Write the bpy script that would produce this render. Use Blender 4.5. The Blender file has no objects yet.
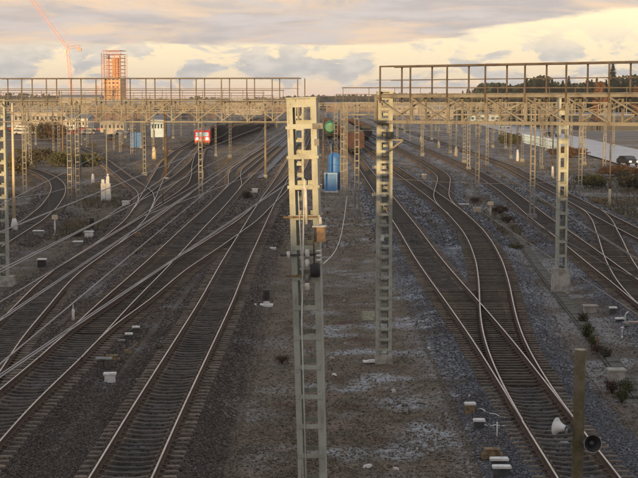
import bpy, math, random
import numpy as np
from mathutils import Vector, Matrix
random.seed(7); RNG = np.random.default_rng(7)
R = math.radians
scn = bpy.context.scene
COL = scn.collection

# ------------------------------------------------------------------ camera
EYE = 9.68; FPX = 1460.0; PITCH = math.atan(136.0/1460.0)
cd = bpy.data.cameras.new('camera'); cam = bpy.data.objects.new('camera', cd); COL.objects.link(cam)
cd.sensor_fit = 'HORIZONTAL'; cd.sensor_width = 36.0; cd.lens = FPX/638*36.0
cd.clip_start = 0.5; cd.clip_end = 12000
cam.location = (0, 0, EYE); cam.rotation_euler = (math.pi/2-PITCH, 0, 0)
scn.camera = cam

# ------------------------------------------------------------------ sky and sun
SUN_EL, SUN_AZ = R(2.3), R(-172)       # low sun behind the camera, a little to the left
world = bpy.data.worlds.new('World'); scn.world = world; world.use_nodes = True
wt = world.node_tree; wt.nodes.clear()
def N(t, typ, **kw):
    n = t.nodes.new(typ)
    for k, v in kw.items(): setattr(n, k, v)
    return n
def setin(t, sock, v):
    if isinstance(v, bpy.types.NodeSocket): t.links.new(v, sock)
    elif v is not None: sock.default_value = v
def MA(t, op, a, b=None, c=None, clamp=False):
    n = N(t, 'ShaderNodeMath', operation=op, use_clamp=clamp)
    setin(t, n.inputs[0], a); setin(t, n.inputs[1], b); setin(t, n.inputs[2], c)
    return n.outputs[0]
def MIX(t, f, a, b, blend='MIX'):
    n = N(t, 'ShaderNodeMix', data_type='RGBA', blend_type=blend)
    setin(t, n.inputs[0], f)
    for s, v in ((n.inputs[6], a), (n.inputs[7], b)):
        setin(t, s, v if isinstance(v, bpy.types.NodeSocket) else (*v, 1))
    return n.outputs[2]
def RANGE(t, v, a, b, c=0.0, d=1.0, smooth=True):
    n = N(t, 'ShaderNodeMapRange', interpolation_type='SMOOTHSTEP' if smooth else 'LINEAR')
    for i, x in enumerate((v, a, b, c, d)): setin(t, n.inputs[i], x)
    return n.outputs[0]
def NOISE(t, vec, scale, detail=4, rough=.55, dist=0.0):
    n = N(t, 'ShaderNodeTexNoise')
    if vec is not None: t.links.new(vec, n.inputs['Vector'])
    n.inputs['Scale'].default_value = scale; n.inputs['Detail'].default_value = detail
    n.inputs['Roughness'].default_value = rough; n.inputs['Distortion'].default_value = dist
    return n.outputs['Fac']
def VEC(t, x, y, z=0.0):
    n = N(t, 'ShaderNodeCombineXYZ')
    for i, v in enumerate((x, y, z)): setin(t, n.inputs[i], v)
    return n.outputs[0]

tc = N(wt, 'ShaderNodeTexCoord'); sp = N(wt, 'ShaderNodeSeparateXYZ')
wt.links.new(tc.outputs['Generated'], sp.inputs[0])
dx, dy, dz = sp.outputs
el = MA(wt, 'ARCSINE', dz); az = MA(wt, 'ARCTAN2', dx, dy)
zz = MA(wt, 'ADD', MA(wt, 'MAXIMUM', dz, 0.0), 0.012)
lg_el = MA(wt, 'LOGARITHM', MA(wt, 'ADD', MA(wt, 'MAXIMUM', el, 0.0), .03), math.e)
plane = VEC(wt, MA(wt, 'MULTIPLY', dx, 7.5), MA(wt, 'MULTIPLY', lg_el, 4.2), MA(wt, 'MULTIPLY', dy, 7.5))
sky = N(wt, 'ShaderNodeTexSky', sky_type='NISHITA', sun_disc=False)
sky.sun_elevation = SUN_EL; sky.sun_rotation = SUN_AZ; sky.air_density = 1.0; sky.dust_density = 2.0
# clear air towards the horizon: peach, then cream, then pale
g = MIX(wt, RANGE(wt, el, 0.0, 0.022), (.76, .55, .43), (.80, .69, .49))
g = MIX(wt, RANGE(wt, el, 0.05, 0.22), g, (.46, .47, .48))
g = MIX(wt, 0.12, g, sky.outputs[0])
# broken grey cumulus low down
cvec = VEC(wt, MA(wt, 'MULTIPLY', az, 27.0), MA(wt, 'MULTIPLY', el, 62.0), 5.2)
n1 = NOISE(wt, cvec, 1.0, 6, .58, .4)
cm = MA(wt, 'MULTIPLY', RANGE(wt, n1, .455, .535), MA(wt, 'MULTIPLY', RANGE(wt, el, .004, .014), RANGE(wt, el, .060, .022, 0, 1)))
cumc = MIX(wt, RANGE(wt, NOISE(wt, cvec, 2.3, 4), .35, .7), (.35, .375, .40), (.54, .525, .50))
g = MIX(wt, MA(wt, 'MULTIPLY', cm, .85), g, cumc)
# high deck seen from below, running on overhead
n2 = NOISE(wt, plane, .9, 7, .6, .3)
n3 = NOISE(wt, plane, 1.0, 7, .6, .5)
edge = MA(wt, 'ADD', .0365, MA(wt, 'MULTIPLY', RANGE(wt, az, .02, .20), .021))
dm = RANGE(wt, MA(wt, 'ADD', MA(wt, 'SUBTRACT', el, edge), MA(wt, 'MULTIPLY', MA(wt, 'SUBTRACT', n2, .5), .030)), -.001, .0035)
dcol = MIX(wt, RANGE(wt, n3, .42, .62), (.375, .345, .345), (.66, .49, .345))
dcol = MIX(wt, RANGE(wt, NOISE(wt, plane, 2.6, 6), .42, .68), dcol, (.49, .445, .43))
dcol = MIX(wt, RANGE(wt, el, .10, .55), dcol, (.355, .365, .39))
g = MIX(wt, MA(wt, 'MULTIPLY', dm, .93), g, dcol)
bg = N(wt, 'ShaderNodeBackground'); bg.inputs['Strength'].default_value = .1
g10 = MIX(wt, 1.0, g, (10.6, 10.6, 10.8), 'MULTIPLY')
wt.links.new(g10, bg.inputs['Color'])
wo = N(wt, 'ShaderNodeOutputWorld'); wt.links.new(bg.outputs[0], wo.inputs['Surface'])

sl = bpy.data.lights.new('sun', 'SUN'); sl.energy = 4.0; sl.angle = R(.6); sl.color = (1, .66, .30)
so = bpy.data.objects.new('sun', sl); COL.objects.link(so)
sd = Vector((math.sin(SUN_AZ)*math.cos(SUN_EL), math.cos(SUN_AZ)*math.cos(SUN_EL), math.sin(SUN_EL)))
so.rotation_euler = sd.to_track_quat('Z', 'Y').to_euler(); so.location = sd*200 + Vector((0, 0, 30))

vs = scn.view_settings; vs.view_transform = 'Standard'; vs.look = 'None'; vs.exposure = 0.47; vs.gamma = 1.0
vs.use_curve_mapping = False
scn.render.engine = 'CYCLES'; scn.cycles.use_denoising = True
scn.cycles.max_bounces = 5; scn.cycles.diffuse_bounces = 3; scn.cycles.glossy_bounces = 3
scn.cycles.volume_bounces = 0; scn.cycles.sample_clamp_indirect = 4

# ------------------------------------------------------------------ helpers
def P(u, v, z=0.0):
    """photo pixel (638 x 478) to the point of the level z that it shows"""
    c, s = math.cos(PITCH), math.sin(PITCH)
    a, b = (u-319)/FPX, -(v-239)/FPX
    d = (a, c+b*s, -s+b*c)
    k = (z-EYE)/d[2]
    return Vector((d[0]*k, d[1]*k, z))
def ppm(v): return FPX/max(P(319, v).y, 1)

class MB:
    def __init__(s): s.v = []; s.f = []; s.m = []; s.sm = []
    def add(s, vs_, fs, mi=0, smooth=False):
        o = len(s.v); s.v += [tuple(v) for v in vs_]
        for f in fs: s.f.append(tuple(i+o for i in f)); s.m.append(mi); s.sm.append(smooth)
        return s
    def box(s, c, d, mi=0, rz=0.0, taper=1.0):
        cx, cy, cz = c; hx, hy, hz = d[0]/2, d[1]/2, d[2]/2
        cs, sn = math.cos(rz), math.sin(rz); vs_ = []
        for z, t in ((-hz, 1.0), (hz, taper)):
            for x, y in ((-hx, -hy), (hx, -hy), (hx, hy), (-hx, hy)):
                x *= t; y *= t
                vs_.append((cx+x*cs-y*sn, cy+x*sn+y*cs, cz+z))
        return s.add(vs_, [(3, 2, 1, 0), (4, 5, 6, 7), (0, 1, 5, 4), (1, 2, 6, 5), (2, 3, 7, 6), (3, 0, 4, 7)], mi)
    def bar(s, a, b, w, h=None, mi=0, up=(0, 0, 1)):
        a, b = Vector(a), Vector(b); h = w if h is None else h
        d = (b-a).normalized(); u = Vector(up)
        if abs(d.dot(u)) > .98: u = Vector((0, 1, 0))
        x = d.cross(u).normalized(); y = x.cross(d).normalized(); vs_ = []
        for p in (a, b):
            for i, j in ((-1, -1), (1, -1), (1, 1), (-1, 1)): vs_.append(p+x*(i*w/2)+y*(j*h/2))
        return s.add(vs_, [(3, 2, 1, 0), (4, 5, 6, 7), (0, 1, 5, 4), (1, 2, 6, 5), (2, 3, 7, 6), (3, 0, 4, 7)], mi)
    def tube(s, pts, r, n=6, mi=0, cap=True):
        pts = [Vector(p) for p in pts]; rs = r if isinstance(r, (list, tuple)) else [r]*len(pts); vs_ = []
        for i, p in enumerate(pts):
            d = (pts[min(i+1, len(pts)-1)]-pts[max(i-1, 0)]).normalized()
            u = Vector((0, 0, 1)) if abs(d.z) < .95 else Vector((0, 1, 0))
            x = d.cross(u).normalized(); y = x.cross(d)
            for k in range(n):
                a = 2*math.pi*k/n; vs_.append(p+x*(rs[i]*math.cos(a))+y*(rs[i]*math.sin(a)))
        fs = []
        for i in range(len(pts)-1):
            for k in range(n): fs.append((i*n+k, i*n+(k+1) % n, (i+1)*n+(k+1) % n, (i+1)*n+k))
        s.add(vs_, fs, mi, n > 5)
        if cap:
            o = len(s.v)-len(vs_)
            s.f.append(tuple(range(o+n-1, o-1, -1))); s.m.append(mi); s.sm.append(False)
            o2 = o+(len(pts)-1)*n; s.f.append(tuple(range(o2, o2+n))); s.m.append(mi); s.sm.append(False)
        return s
    def prism(s, poly, a, b, axis='y', mi=0):
        n = len(poly); vs_ = []
        for t in (a, b):
            for p in poly:
                vs_.append({'y': (p[0], t, p[1]), 'x': (t, p[0], p[1]), 'z': (p[0], p[1], t)}[axis])
        fs = [tuple(range(n-1, -1, -1)), tuple(range(n, 2*n))]+[(i, (i+1) % n, n+(i+1) % n, n+i) for i in range(n)]
        return s.add(vs_, fs, mi)
    def obj(s, name, mats, parent=None, loc=(0, 0, 0), rot=(0, 0, 0)):
        return ob(name, s.data(name, mats), parent, loc, rot)
    def data(s, name, mats):
        me = bpy.data.meshes.new(name); me.from_pydata(s.v, [], s.f)
        for m in (mats if isinstance(mats, (list, tuple)) else [mats]): me.materials.append(m)
        me.polygons.foreach_set('material_index', s.m); me.polygons.foreach_set('use_smooth', s.sm)
        me.update(); return me
def ob(name, data, parent=None, loc=(0, 0, 0), rot=(0, 0, 0)):
    o = bpy.data.objects.new(name, data); COL.objects.link(o)
    o.location = loc; o.rotation_euler = rot
    if parent is not None: o.parent = parent
    return o
def tag(o, label=None, cat=None, group=None, kind=None):
    for k, v in (('label', label), ('category', cat), ('group', group), ('kind', kind)):
        if v: o[k] = v
    return o
def thing(name, label, cat, loc=(0, 0, 0), rz=0.0, group=None, rot=None):
    return tag(ob(name, None, None, loc, rot or (0, 0, rz)), label, cat, group)
def kids(o): return [c for c in COL.objects if c.parent == o]
def copy_tree(o, ch, loc, rz=0.0, label=None, group=None, scale=None):
    r = o.copy(); COL.objects.link(r); r.location = loc; r.rotation_euler = (0, 0, rz)
    if scale: r.scale = scale
    if label: r['label'] = label
    if group: r['group'] = group
    for c, gs in ch:
        k = c.copy(); COL.objects.link(k); k.parent = r
        for q in gs:
            m = q.copy(); COL.objects.link(m); m.parent = k
    return r
def tree_of(o): return [(c, kids(c)) for c in kids(o)]
def numpy_mesh(name, verts, tris, mats, mi=None, attr=None, quads=False):
    k = 4 if quads else 3
    me = bpy.data.meshes.new(name); nv, nt = len(verts), len(tris)
    me.vertices.add(nv); me.vertices.foreach_set('co', np.asarray(verts, np.float32).ravel())
    me.loops.add(nt*k); me.loops.foreach_set('vertex_index', np.asarray(tris, np.int32).ravel())
    me.polygons.add(nt); me.polygons.foreach_set('loop_start', np.arange(0, nt*k, k, dtype=np.int32))
    for m in (mats if isinstance(mats, (list, tuple)) else [mats]): me.materials.append(m)
    if mi is not None: me.polygons.foreach_set('material_index', np.asarray(mi, np.int32))
    for a, vals in (attr or {}).items():
        at = me.attributes.new(a, 'FLOAT', 'POINT'); at.data.foreach_set('value', np.asarray(vals, np.float32))
    me.update(); me.validate(); return me

# ------------------------------------------------------------------ materials
MATS = {}
def pm(name, col, col2=None, rough=.75, metal=0.0, scale=3.0, bump=.15, lo=.38, hi=.66, rnd=0.0, detail=6, bscale=None, spec=.4, wpos=True):
    if name in MATS: return MATS[name]
    m = bpy.data.materials.new(name); m.use_nodes = True; t = m.node_tree
    b = t.nodes['Principled BSDF']; b.inputs['Roughness'].default_value = rough; b.inputs['Metallic'].default_value = metal
    b.inputs['Specular IOR Level'].default_value = spec
    geo = N(t, 'ShaderNodeNewGeometry'); tco = N(t, 'ShaderNodeTexCoord')
    pos = geo.outputs['Position'] if wpos else tco.outputs['Object']
    col2 = col2 or tuple(c*.6 for c in col)
    c = MIX(t, RANGE(t, NOISE(t, pos, scale, detail, .6), lo, hi), col, col2)
    if rnd:
        oi = N(t, 'ShaderNodeObjectInfo')
        f = MA(t, 'ADD', 1-rnd, MA(t, 'MULTIPLY', oi.outputs['Random'], 2*rnd))
        hs = N(t, 'ShaderNodeHueSaturation'); t.links.new(c, hs.inputs['Color']); t.links.new(f, hs.inputs['Value']); c = hs.outputs[0]
    t.links.new(c, b.inputs['Base Color'])
    if bump:
        bn = N(t, 'ShaderNodeBump'); bn.inputs['Strength'].default_value = bump; bn.inputs['Distance'].default_value = .03
        t.links.new(NOISE(t, pos, bscale or scale*6, 4), bn.inputs['Height']); t.links.new(bn.outputs[0], b.inputs['Normal'])
    MATS[name] = m; return m
def emis(name, col, s):
    if name in MATS: return MATS[name]
    m = bpy.data.materials.new(name); m.use_nodes = True; b = m.node_tree.nodes['Principled BSDF']
    b.inputs['Emission Color'].default_value = (*col, 1); b.inputs['Emission Strength'].default_value = s
    b.inputs['Base Color'].default_value = (*col, 1); MATS[name] = m; return m

def streaky(name, a, b, rust):
    m = pm(name, a, b, .62, scale=1.4, bump=.12, lo=.42, hi=.66); t = m.node_tree; bs = t.nodes['Principled BSDF']
    geo = N(t, 'ShaderNodeNewGeometry'); sx = N(t, 'ShaderNodeSeparateXYZ'); t.links.new(geo.outputs['Position'], sx.inputs[0])
    v = VEC(t, MA(t, 'MULTIPLY', sx.outputs[0], 22.0), MA(t, 'MULTIPLY', sx.outputs[1], 22.0), MA(t, 'MULTIPLY', sx.outputs[2], 1.1))
    src = bs.inputs['Base Color'].links[0].from_socket
    f = MA(t, 'MULTIPLY', RANGE(t, NOISE(t, v, 1.0, 6, .65), .54, .74), .75)
    c = MIX(t, f, src, rust)
    c = MIX(t, MA(t, 'MULTIPLY', RANGE(t, NOISE(t, geo.outputs['Position'], 9, 5, .7), .60, .70), .8), c, tuple(x*.8 for x in rust))
    t.links.new(c, bs.inputs['Base Color']); return m
GALV = streaky('mast_paint', (.40, .42, .36), (.30, .31, .26), (.17, .10, .055))
GALV2 = pm('mast_paint_far', (.27, .262, .23), (.16, .145, .12), .65, scale=.5, bump=0)
TRUSS = streaky('truss_paint', (.25, .23, .19), (.165, .145, .115), (.075, .05, .034))
RAILP = pm('handrail_paint', (.13, .105, .08), (.08, .06, .045), .6, scale=2)
CONC = pm('foundation_concrete', (.42, .40, .36), (.24, .22, .19), .85, scale=3, bump=.4)
CONC_D = pm('old_concrete', (.125, .115, .10), (.07, .066, .05), .9, scale=4, bump=.5)
SLEEP = pm('sleeper_concrete', (.185, .145, .108), (.085, .067, .052), .9, scale=2.2, bump=.4, rnd=.25)
SLEEP_W = pm('sleeper_timber', (.150, .110, .074), (.060, .045, .033), .9, scale=5, bump=.5, rnd=.3)
RUST = pm('rail_rust', (.100, .060, .040), (.058, .037, .027), .85, scale=4, bump=.3)
STEEL = pm('rail_head_steel', (.60, .57, .53), (.44, .39, .34), .36, metal=.85, scale=1.2, bump=.03)
WIRE = pm('wire_copper', (.33, .315, .305), (.24, .225, .215), .5, metal=.4, scale=.5, bump=0)
WIRE_D = pm('wire_dark', (.10, .09, .085), (.06, .055, .05), .6, scale=.5, bump=0)
WHITE = pm('white_paint', (.74, .74, .72), (.55, .54, .51), .6, scale=6, bump=.1)
PORC = pm('porcelain', (.70, .68, .62), (.52, .48, .42), .25, scale=8, bump=0)
BROWNPORC = pm('brown_porcelain', (.09, .045, .03), rough=.25, scale=8, bump=0)
BLACK = pm('black_iron', (.022, .022, .024), (.04, .035, .03), .6, scale=6)
DKGREY = pm('dark_grey_paint', (.07, .07, .072), (.04, .04, .04), .6, scale=6)
MGREY = pm('mid_grey_paint', (.22, .22, .21), (.13, .13, .12), .65, scale=4)
TAN = pm('tan_paint', (.46, .29, .15), (.25, .16, .09), .6, scale=7)
OCHRE = pm('ochre_iron', (.26, .19, .10), (.12, .08, .05), .8, scale=9, bump=.4)
MOSS = pm('mossy_post', (.15, .122, .078), (.085, .076, .034), .95, scale=3.5, bump=.8, bscale=18)
BLUE = pm('blue_plastic', (.05, .19, .50), (.045, .13, .33), .5, scale=1.3, bump=.08, detail=9, lo=.42, hi=.72)
BLUE2 = pm('blue_sheet', (.09, .28, .60), (.07, .22, .50), .45, scale=3, bump=.05)
PALEBLUE = pm('pale_blue_sheet', (.42, .56, .68), (.33, .46, .58), .5, scale=2)
RED = pm('loco_red', (.62, .035, .03), (.45, .03, .03), .35, scale=1, bump=.05)
CREAM = pm('cream_paint', (.62, .52, .36), (.5, .42, .3), .5, scale=1)
GLASS = pm('dark_glass', (.02, .025, .03), (.03, .035, .04), .08, scale=1, bump=0, spec=.8)
W_BROWN = pm('wagon_brown', (.085, .036, .028), (.045, .023, .019), .7, scale=.7, rnd=.25)
W_DARK = pm('wagon_dark', (.030, .034, .034), (.018, .02, .022), .7, scale=.7, rnd=.25)
W_ORANGE = pm('wagon_orange', (.28, .11, .05), (.17, .07, .04), .7, scale=.7, rnd=.2)
W_GREEN = pm('tank_green', (.02, .24, .13), (.015, .17, .10), .4, scale=.8)
TYRE = pm('tyre_rubber', (.015, .015, .015), rough=.9, bump=0)
TRUNK = pm('bark', (.07, .05, .035), (.04, .03, .02), .95, scale=5, bump=.5)
SPRUCE = pm('spruce_needles', (.034, .044, .030), (.020, .027, .020), .9, scale=.12, bump=0, rnd=.3)
AUTUMN = pm('autumn_leaves', (.21, .090, .042), (.12, .058, .03), .9, scale=.5, bump=0, rnd=.15)
SHRUB = pm('shrub_leaves', (.100, .086, .050), (.058, .050, .032), .95, scale=1.2, bump=0, rnd=.2)
SHRUB_R = pm('shrub_rusty', (.115, .066, .042), (.066, .046, .030), .95, scale=2.2, bump=0, rnd=.1)
SHRUB_G = pm('shrub_green', (.100, .100, .042), (.062, .060, .030), .95, scale=2.2, bump=0, rnd=.1)
DEADG = pm('dead_grass', (.105, .075, .042), (.050, .046, .026), 1.0, scale=.45, bump=0)

# ------------------------------------------------------------------ tracks: centre lines
def smooth_line(pts, z=.18, sig=.05):
    q = sorted([P(u, v, z) for u, v in pts], key=lambda p: p.y)
    Y = np.array([p.y for p in q]); X = np.array([p.x for p in q])
    ys = [Y[0]]
    while ys[-1] < Y[-1]: ys.append(ys[-1]+max(.5, ys[-1]*.006))
    ys = np.array(ys); xs = np.interp(ys, Y, X); out = np.empty_like(xs)
    for i, y in enumerate(ys):                       # gaussian smoothing, wider with distance
        s = max(2.2, y*sig); s = min(s, max(.6, (y-ys[0])*.6, ), max(.6, (ys[-1]-y)*.6))
        w = np.exp(-.5*((ys-y)/s)**2)*np.gradient(ys); A = np.polyfit(ys-y, xs, 1, w=np.sqrt(w)+1e-9)
        out[i] = A[1]
    return ys, out
T = {}
def line(key, pts, sig=.05): T[key] = smooth_line(pts, sig=sig)
line('T1', [(75, 560), (120.4, 478), (149.5, 422), (173, 379), (193, 343), (216.4, 300.5), (234, 263), (253, 227.7), (268, 200), (279, 183), (289, 166), (300, 145), (308, 128), (314, 115)])
line('T2', [(-70, 485), (-25, 437), (0, 411), (22.5, 390), (40, 375), (66, 352), (94, 324), (118, 300), (134, 285.5), (154, 266.7), (172, 249), (193, 227.7), (209, 212.7), (216, 206), (230, 191), (237.5, 183), (246, 176), (264, 160), (287, 140), (304, 122)])
line('X1', [(60, 357.5), (78, 340), (92, 327.5), (108, 316.5), (133, 300), (148, 288), (171, 270), (210.5, 245.3), (248, 220), (265, 204), (279, 191), (290, 180), (300, 168), (309, 150), (315, 130), (318, 115)], .03)
line('T3', [(-90, 470), (-50, 407), (-20, 367.8), (0, 340), (15.5, 323), (29, 308.7), (36.5, 300.5), (50.5, 285), (66, 271), (91, 254), (109, 242), (122, 231.5), (135, 220), (143, 208), (148, 197), (156.5, 180), (165, 163), (176, 152), (200, 138), (240, 123), (280, 113)], .03)
line('T3a', [(140, 212), (147, 199), (145, 191), (129, 180), (103, 159.5), (80, 148), (40, 138), (-20, 130)], .022)
line('T4', [(100, 248), (112, 240.5), (125, 232), (137, 225), (160, 209), (184, 193), (195.5, 183), (197.5, 175), (197, 165), (200, 152), (206, 142), (215, 134), (235, 124), (262, 115)], .022)
line('T4b', [(143, 208), (150, 198), (164, 187), (181, 175), (195, 162), (200, 152), (205, 143)], .022)
line('T5', [(-40, 264), (-13, 248), (10, 234), (33, 220), (49, 206.5), (57, 195), (59, 187.5), (56, 181), (49, 176), (38, 171), (25, 167.5), (0, 163), (-40, 158)], .022)
line('T2b', [(230, 191), (235.5, 184), (234, 176), (236, 169), (248, 160), (268, 147), (290, 131), (303, 120)], .022)
line('R1', [(645, 560), (589, 477), (555.6, 430.6), (533, 397), (493.5, 341), (461.5, 300), (441, 275), (425.5, 254.6), (409.5, 230), (396, 211.4), (384, 195), (367, 172), (350, 148), (333, 123), (327, 113)])
line('R2', [(549, 420), (529.5, 390), (517, 367.8), (505.5, 343), (499, 320.7), (496.5, 303), (494, 282), (489.7, 262), (481.5, 243), (473, 230), (459.5, 216), (451, 208.5), (440.5, 200), (432, 194), (415, 182), (397, 170), (375, 153), (352, 137), (335, 123)], .03)
line('R3', [(458, 214), (450, 208), (444, 202), (441, 196), (442, 189), (444.5, 177.5), (439, 172), (421.5, 161), (397, 148), (370, 134), (345, 121)], .022)
line('R4', [(780, 405), (700, 341), (660, 308), (623, 279), (607, 267.5), (591, 255), (568.5, 238), (549, 224), (536, 214.5), (523, 203.5), (506.5, 190.5), (490, 180), (474, 170.5), (451, 160), (429, 150.5), (409.5, 143), (380, 130), (350, 117)], .03)
line('R5', [(760, 290), (700, 262), (650, 239), (623, 225.5), (595, 211), (571, 198), (545, 185), (528, 176), (508, 165.5), (487, 158), (457, 147.5), (424, 136.5), (395, 127), (360, 116)], .03)
line('R6', [(662, 310), (645, 295), (632, 281), (623.5, 268), (616.5, 255), (611, 240), (606.5, 230), (603, 221), (596, 212), (583, 204.5)], .022)
def straight(key, x0, y0, x1, y1):
    ys = np.linspace(y0, y1, 80); T[key] = (ys, x0+(x1-x0)*(ys-y0)/(y1-y0))
straight('S1', 7.0, 250, 5.0, 900); straight('S2', 3.2, 300, 2.2, 900); straight('S3', -1.2, 330, -.5, 900)
straight('S4', -24.0, 320, -14.5, 900); straight('S5', -29.5, 300, -20, 900); straight('S6', 12.5, 330, 8.8, 900)
MERGE = {'X1': ['T2', 'T1'], 'T3a': ['T3'], 'T4': ['T3'], 'T4b': ['T3', 'T4'], 'T2b': ['T2'], 'R2': ['R1'], 'R3': ['R2'], 'R6': ['R4', 'R5']}
def tx(key, y):
    ys, xs = T[key]
    return np.interp(y, ys, xs, left=np.nan, right=np.nan)

# ------------------------------------------------------------------ ground
def vnoise(x, y, s, seed):
    r = np.random.default_rng(seed).random((97, 97)); u, v = np.asarray(x)/s, np.asarray(y)/s
    i, j = np.floor(u).astype(int), np.floor(v).astype(int); a, b = u-i, v-j; a = a*a*(3-2*a); b = b*b*(3-2*b)
    g_ = lambda p, q: r[p % 97, q % 97]
    return (g_(i, j)*(1-a)+g_(i+1, j)*a)*(1-b)+(g_(i, j+1)*(1-a)+g_(i+1, j+1)*a)*b
def dist_tracks(X, Y):
    d = np.full(np.broadcast(X, Y).shape, 99.0)
    for k, (ys, xs) in T.items():
        xc = np.interp(Y, ys, xs); sl = np.interp(Y, ys, np.gradient(xs, ys)); dd = np.abs(X-xc)/np.sqrt(1+sl*sl)
        out = np.maximum(np.maximum(ys[0]-Y, Y-ys[-1]), 0)
        d = np.minimum(d, np.hypot(dd, out))
    return d
def sstep(x, a, b):
    t = np.clip((x-a)/(b-a), 0, 1); return t*t*(3-2*t)
def gz(X, Y, d=None):
    X = np.asarray(X, float); Y = np.asarray(Y, float)
    if d is None: d = dist_tracks(X, Y)
    far = np.clip(1-(Y-50)/90, 0.12, 1)
    h = -.26+.20*(1-sstep(d, 1.45, 2.55))-.035*(1-sstep(d, .6, .8))
    h = h+(.10*(vnoise(X, Y, 3.1, 1)-.5)+.05*(vnoise(X, Y, .9, 2)-.5)*1.0)*sstep(d, 1.5, 2.6)*far
    return h+.03*(vnoise(X, Y, .55, 3)-.5)*far
xs_ = np.concatenate([-np.geomspace(2600, 62, 26), np.arange(-60, 60.01, .36), np.geomspace(62, 2600, 26)])
ys_ = [-420.0, -60.0, 0.0, 20.0, 26.0]; y = 30.0
while y < 4200: ys_.append(y); y += max(.33, y*y*.00006) if y < 900 else y*.12
ys_.append(4200.0); ys_ = np.array(ys_)
GX, GY = np.meshgrid(xs_, ys_); gd = dist_tracks(GX, GY); GZ = gz(GX, GY, gd)
def frost_f(X, Y, d):
    f = sstep(vnoise(X, Y, 2.3, 5)*.6+vnoise(X, Y*.8, .8, 6)*.4, .58, .78)
    right = .7*sstep(X, 3.2, 4.6)
    f = np.maximum(f*(.35+.65*sstep(X, -1.5, 1)), right*sstep(vnoise(X, Y, 1.7, 8), .30, .62)*sstep(d, .95, 1.7)*.8)
    for (u, v, ru, rv, a) in ((352, 270, 30, 7, 1.0), (405, 397, 30, 18, .95), (395, 470, 30, 9, .35), (345, 284, 26, 5, .7), (455, 235, 28, 40, .45), (60, 425, 38, 18, .4), (108, 283, 25, 9, .4), (35, 195, 26, 26, .6), (540, 340, 40, 30, .3)):
        p = P(u, v); q = P(u+ru, v); w = P(u, v-rv)
        g_ = np.exp(-((X-p.x)/(q.x-p.x))**2-((Y-p.y)/(w.y-p.y))**2)
        f = np.maximum(f, a*g_*sstep(vnoise(X, Y, .7, 11)*.6+vnoise(X, Y, 2.0, 12)*.4, .30, .62))
    return f
bal = 1-sstep(gd+1.1*(vnoise(GX, GY, 1.6, 21)-.5), 1.9, 3.0)
mid = np.exp(-((GX-.8)/2.9)**2)          # bare trodden soil with dead grass between the two halves of the yard
soil = np.clip(mid*1.15*(1-bal)+(1-bal)*.62+bal*.45*(GX < 1)*sstep(vnoise(GX, GY, 2.4, 81)*.6+vnoise(GX, GY, .8, 82)*.4, .45, .62), 0, 1)
oil = (1-sstep(gd, .55, .95))
def blue_f(X, Y): return sstep(X+1.2*(vnoise(X, Y, 2.5, 71)-.5), 3.2, 4.4)*(.5+.5*sstep(vnoise(X, Y, 3.5, 72)*.6+vnoise(X, Y, 1.0, 73)*.4, .34, .56))
ballast_blue = blue_f(GX, GY)
gi = np.arange(GX.size).reshape(GX.shape)
quads = np.stack([gi[:-1, :-1], gi[:-1, 1:], gi[1:, 1:], gi[1:, :-1]], -1).reshape(-1, 4)
def ground_material():
    m = bpy.data.materials.new('yard_ground'); m.use_nodes = True; t = m.node_tree; b = t.nodes['Principled BSDF']
    b.inputs['Roughness'].default_value = .95; b.inputs['Specular IOR Level'].default_value = .25
    geo = N(t, 'ShaderNodeNewGeometry'); pos = geo.outputs['Position']
    at = {k: N(t, 'ShaderNodeAttribute', attribute_name=k).outputs['Fac'] for k in ('soil', 'frost', 'oil', 'blue')}
    vo = N(t, 'ShaderNodeTexVoronoi'); vo.inputs['Scale'].default_value = 15; t.links.new(pos, vo.inputs['Vector'])
    sepc = N(t, 'ShaderNodeSeparateColor'); t.links.new(vo.outputs['Color'], sepc.inputs[0])
    gr = MIX(t, sepc.outputs[0], (.042, .034, .030), (.135, .112, .098))
    gr = MIX(t, RANGE(t, NOISE(t, pos, .5, 5), .4, .66), gr, (.088, .062, .048))
    gb = MIX(t, sepc.outputs[0], (.046, .050, .060), (.18, .19, .215))
    gr = MIX(t, MA(t, 'MULTIPLY', at['blue'], .85), gr, gb)
    so_ = MIX(t, RANGE(t, NOISE(t, pos, 1.3, 7, .65), .36, .64), (.165, .122, .086), (.085, .074, .050))
    so_ = MIX(t, RANGE(t, NOISE(t, pos, 9, 5, .7), .45, .7), so_, (.23, .195, .155))
    so_ = MIX(t, RANGE(t, NOISE(t, pos, .33, 4), .55, .72), so_, (.095, .052, .036))
    c = MIX(t, at['soil'], gr, so_)
    c = MIX(t, MA(t, 'MULTIPLY', at['oil'], .6), c, (.030, .027, .027))
    fr = MIX(t, RANGE(t, NOISE(t, pos, 6, 5, .7), .35, .65), (.46, .49, .52), (.25, .27, .29))
    c = MIX(t, MA(t, 'MULTIPLY', at['frost'], RANGE(t, NOISE(t, pos, 3.5, 6, .75), .34, .60)), c, fr)
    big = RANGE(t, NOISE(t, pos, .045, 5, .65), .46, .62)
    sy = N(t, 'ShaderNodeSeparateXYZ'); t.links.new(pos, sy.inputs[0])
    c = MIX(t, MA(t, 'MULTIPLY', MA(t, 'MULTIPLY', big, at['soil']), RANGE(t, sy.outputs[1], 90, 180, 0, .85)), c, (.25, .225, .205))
    t.links.new(c, b.inputs['Base Color'])
    bn = N(t, 'ShaderNodeBump'); bn.inputs['Strength'].default_value = .9; bn.inputs['Distance'].default_value = .035
    h = MA(t, 'ADD', MA(t, 'MULTIPLY', vo.outputs['Distance'], -1.2), NOISE(t, pos, 7, 5, .7))
    t.links.new(h, bn.inputs['Height']); t.links.new(bn.outputs[0], b.inputs['Normal'])
    return m
GROUND = ground_material()
fr_ = frost_f(GX, GY, gd)
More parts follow.
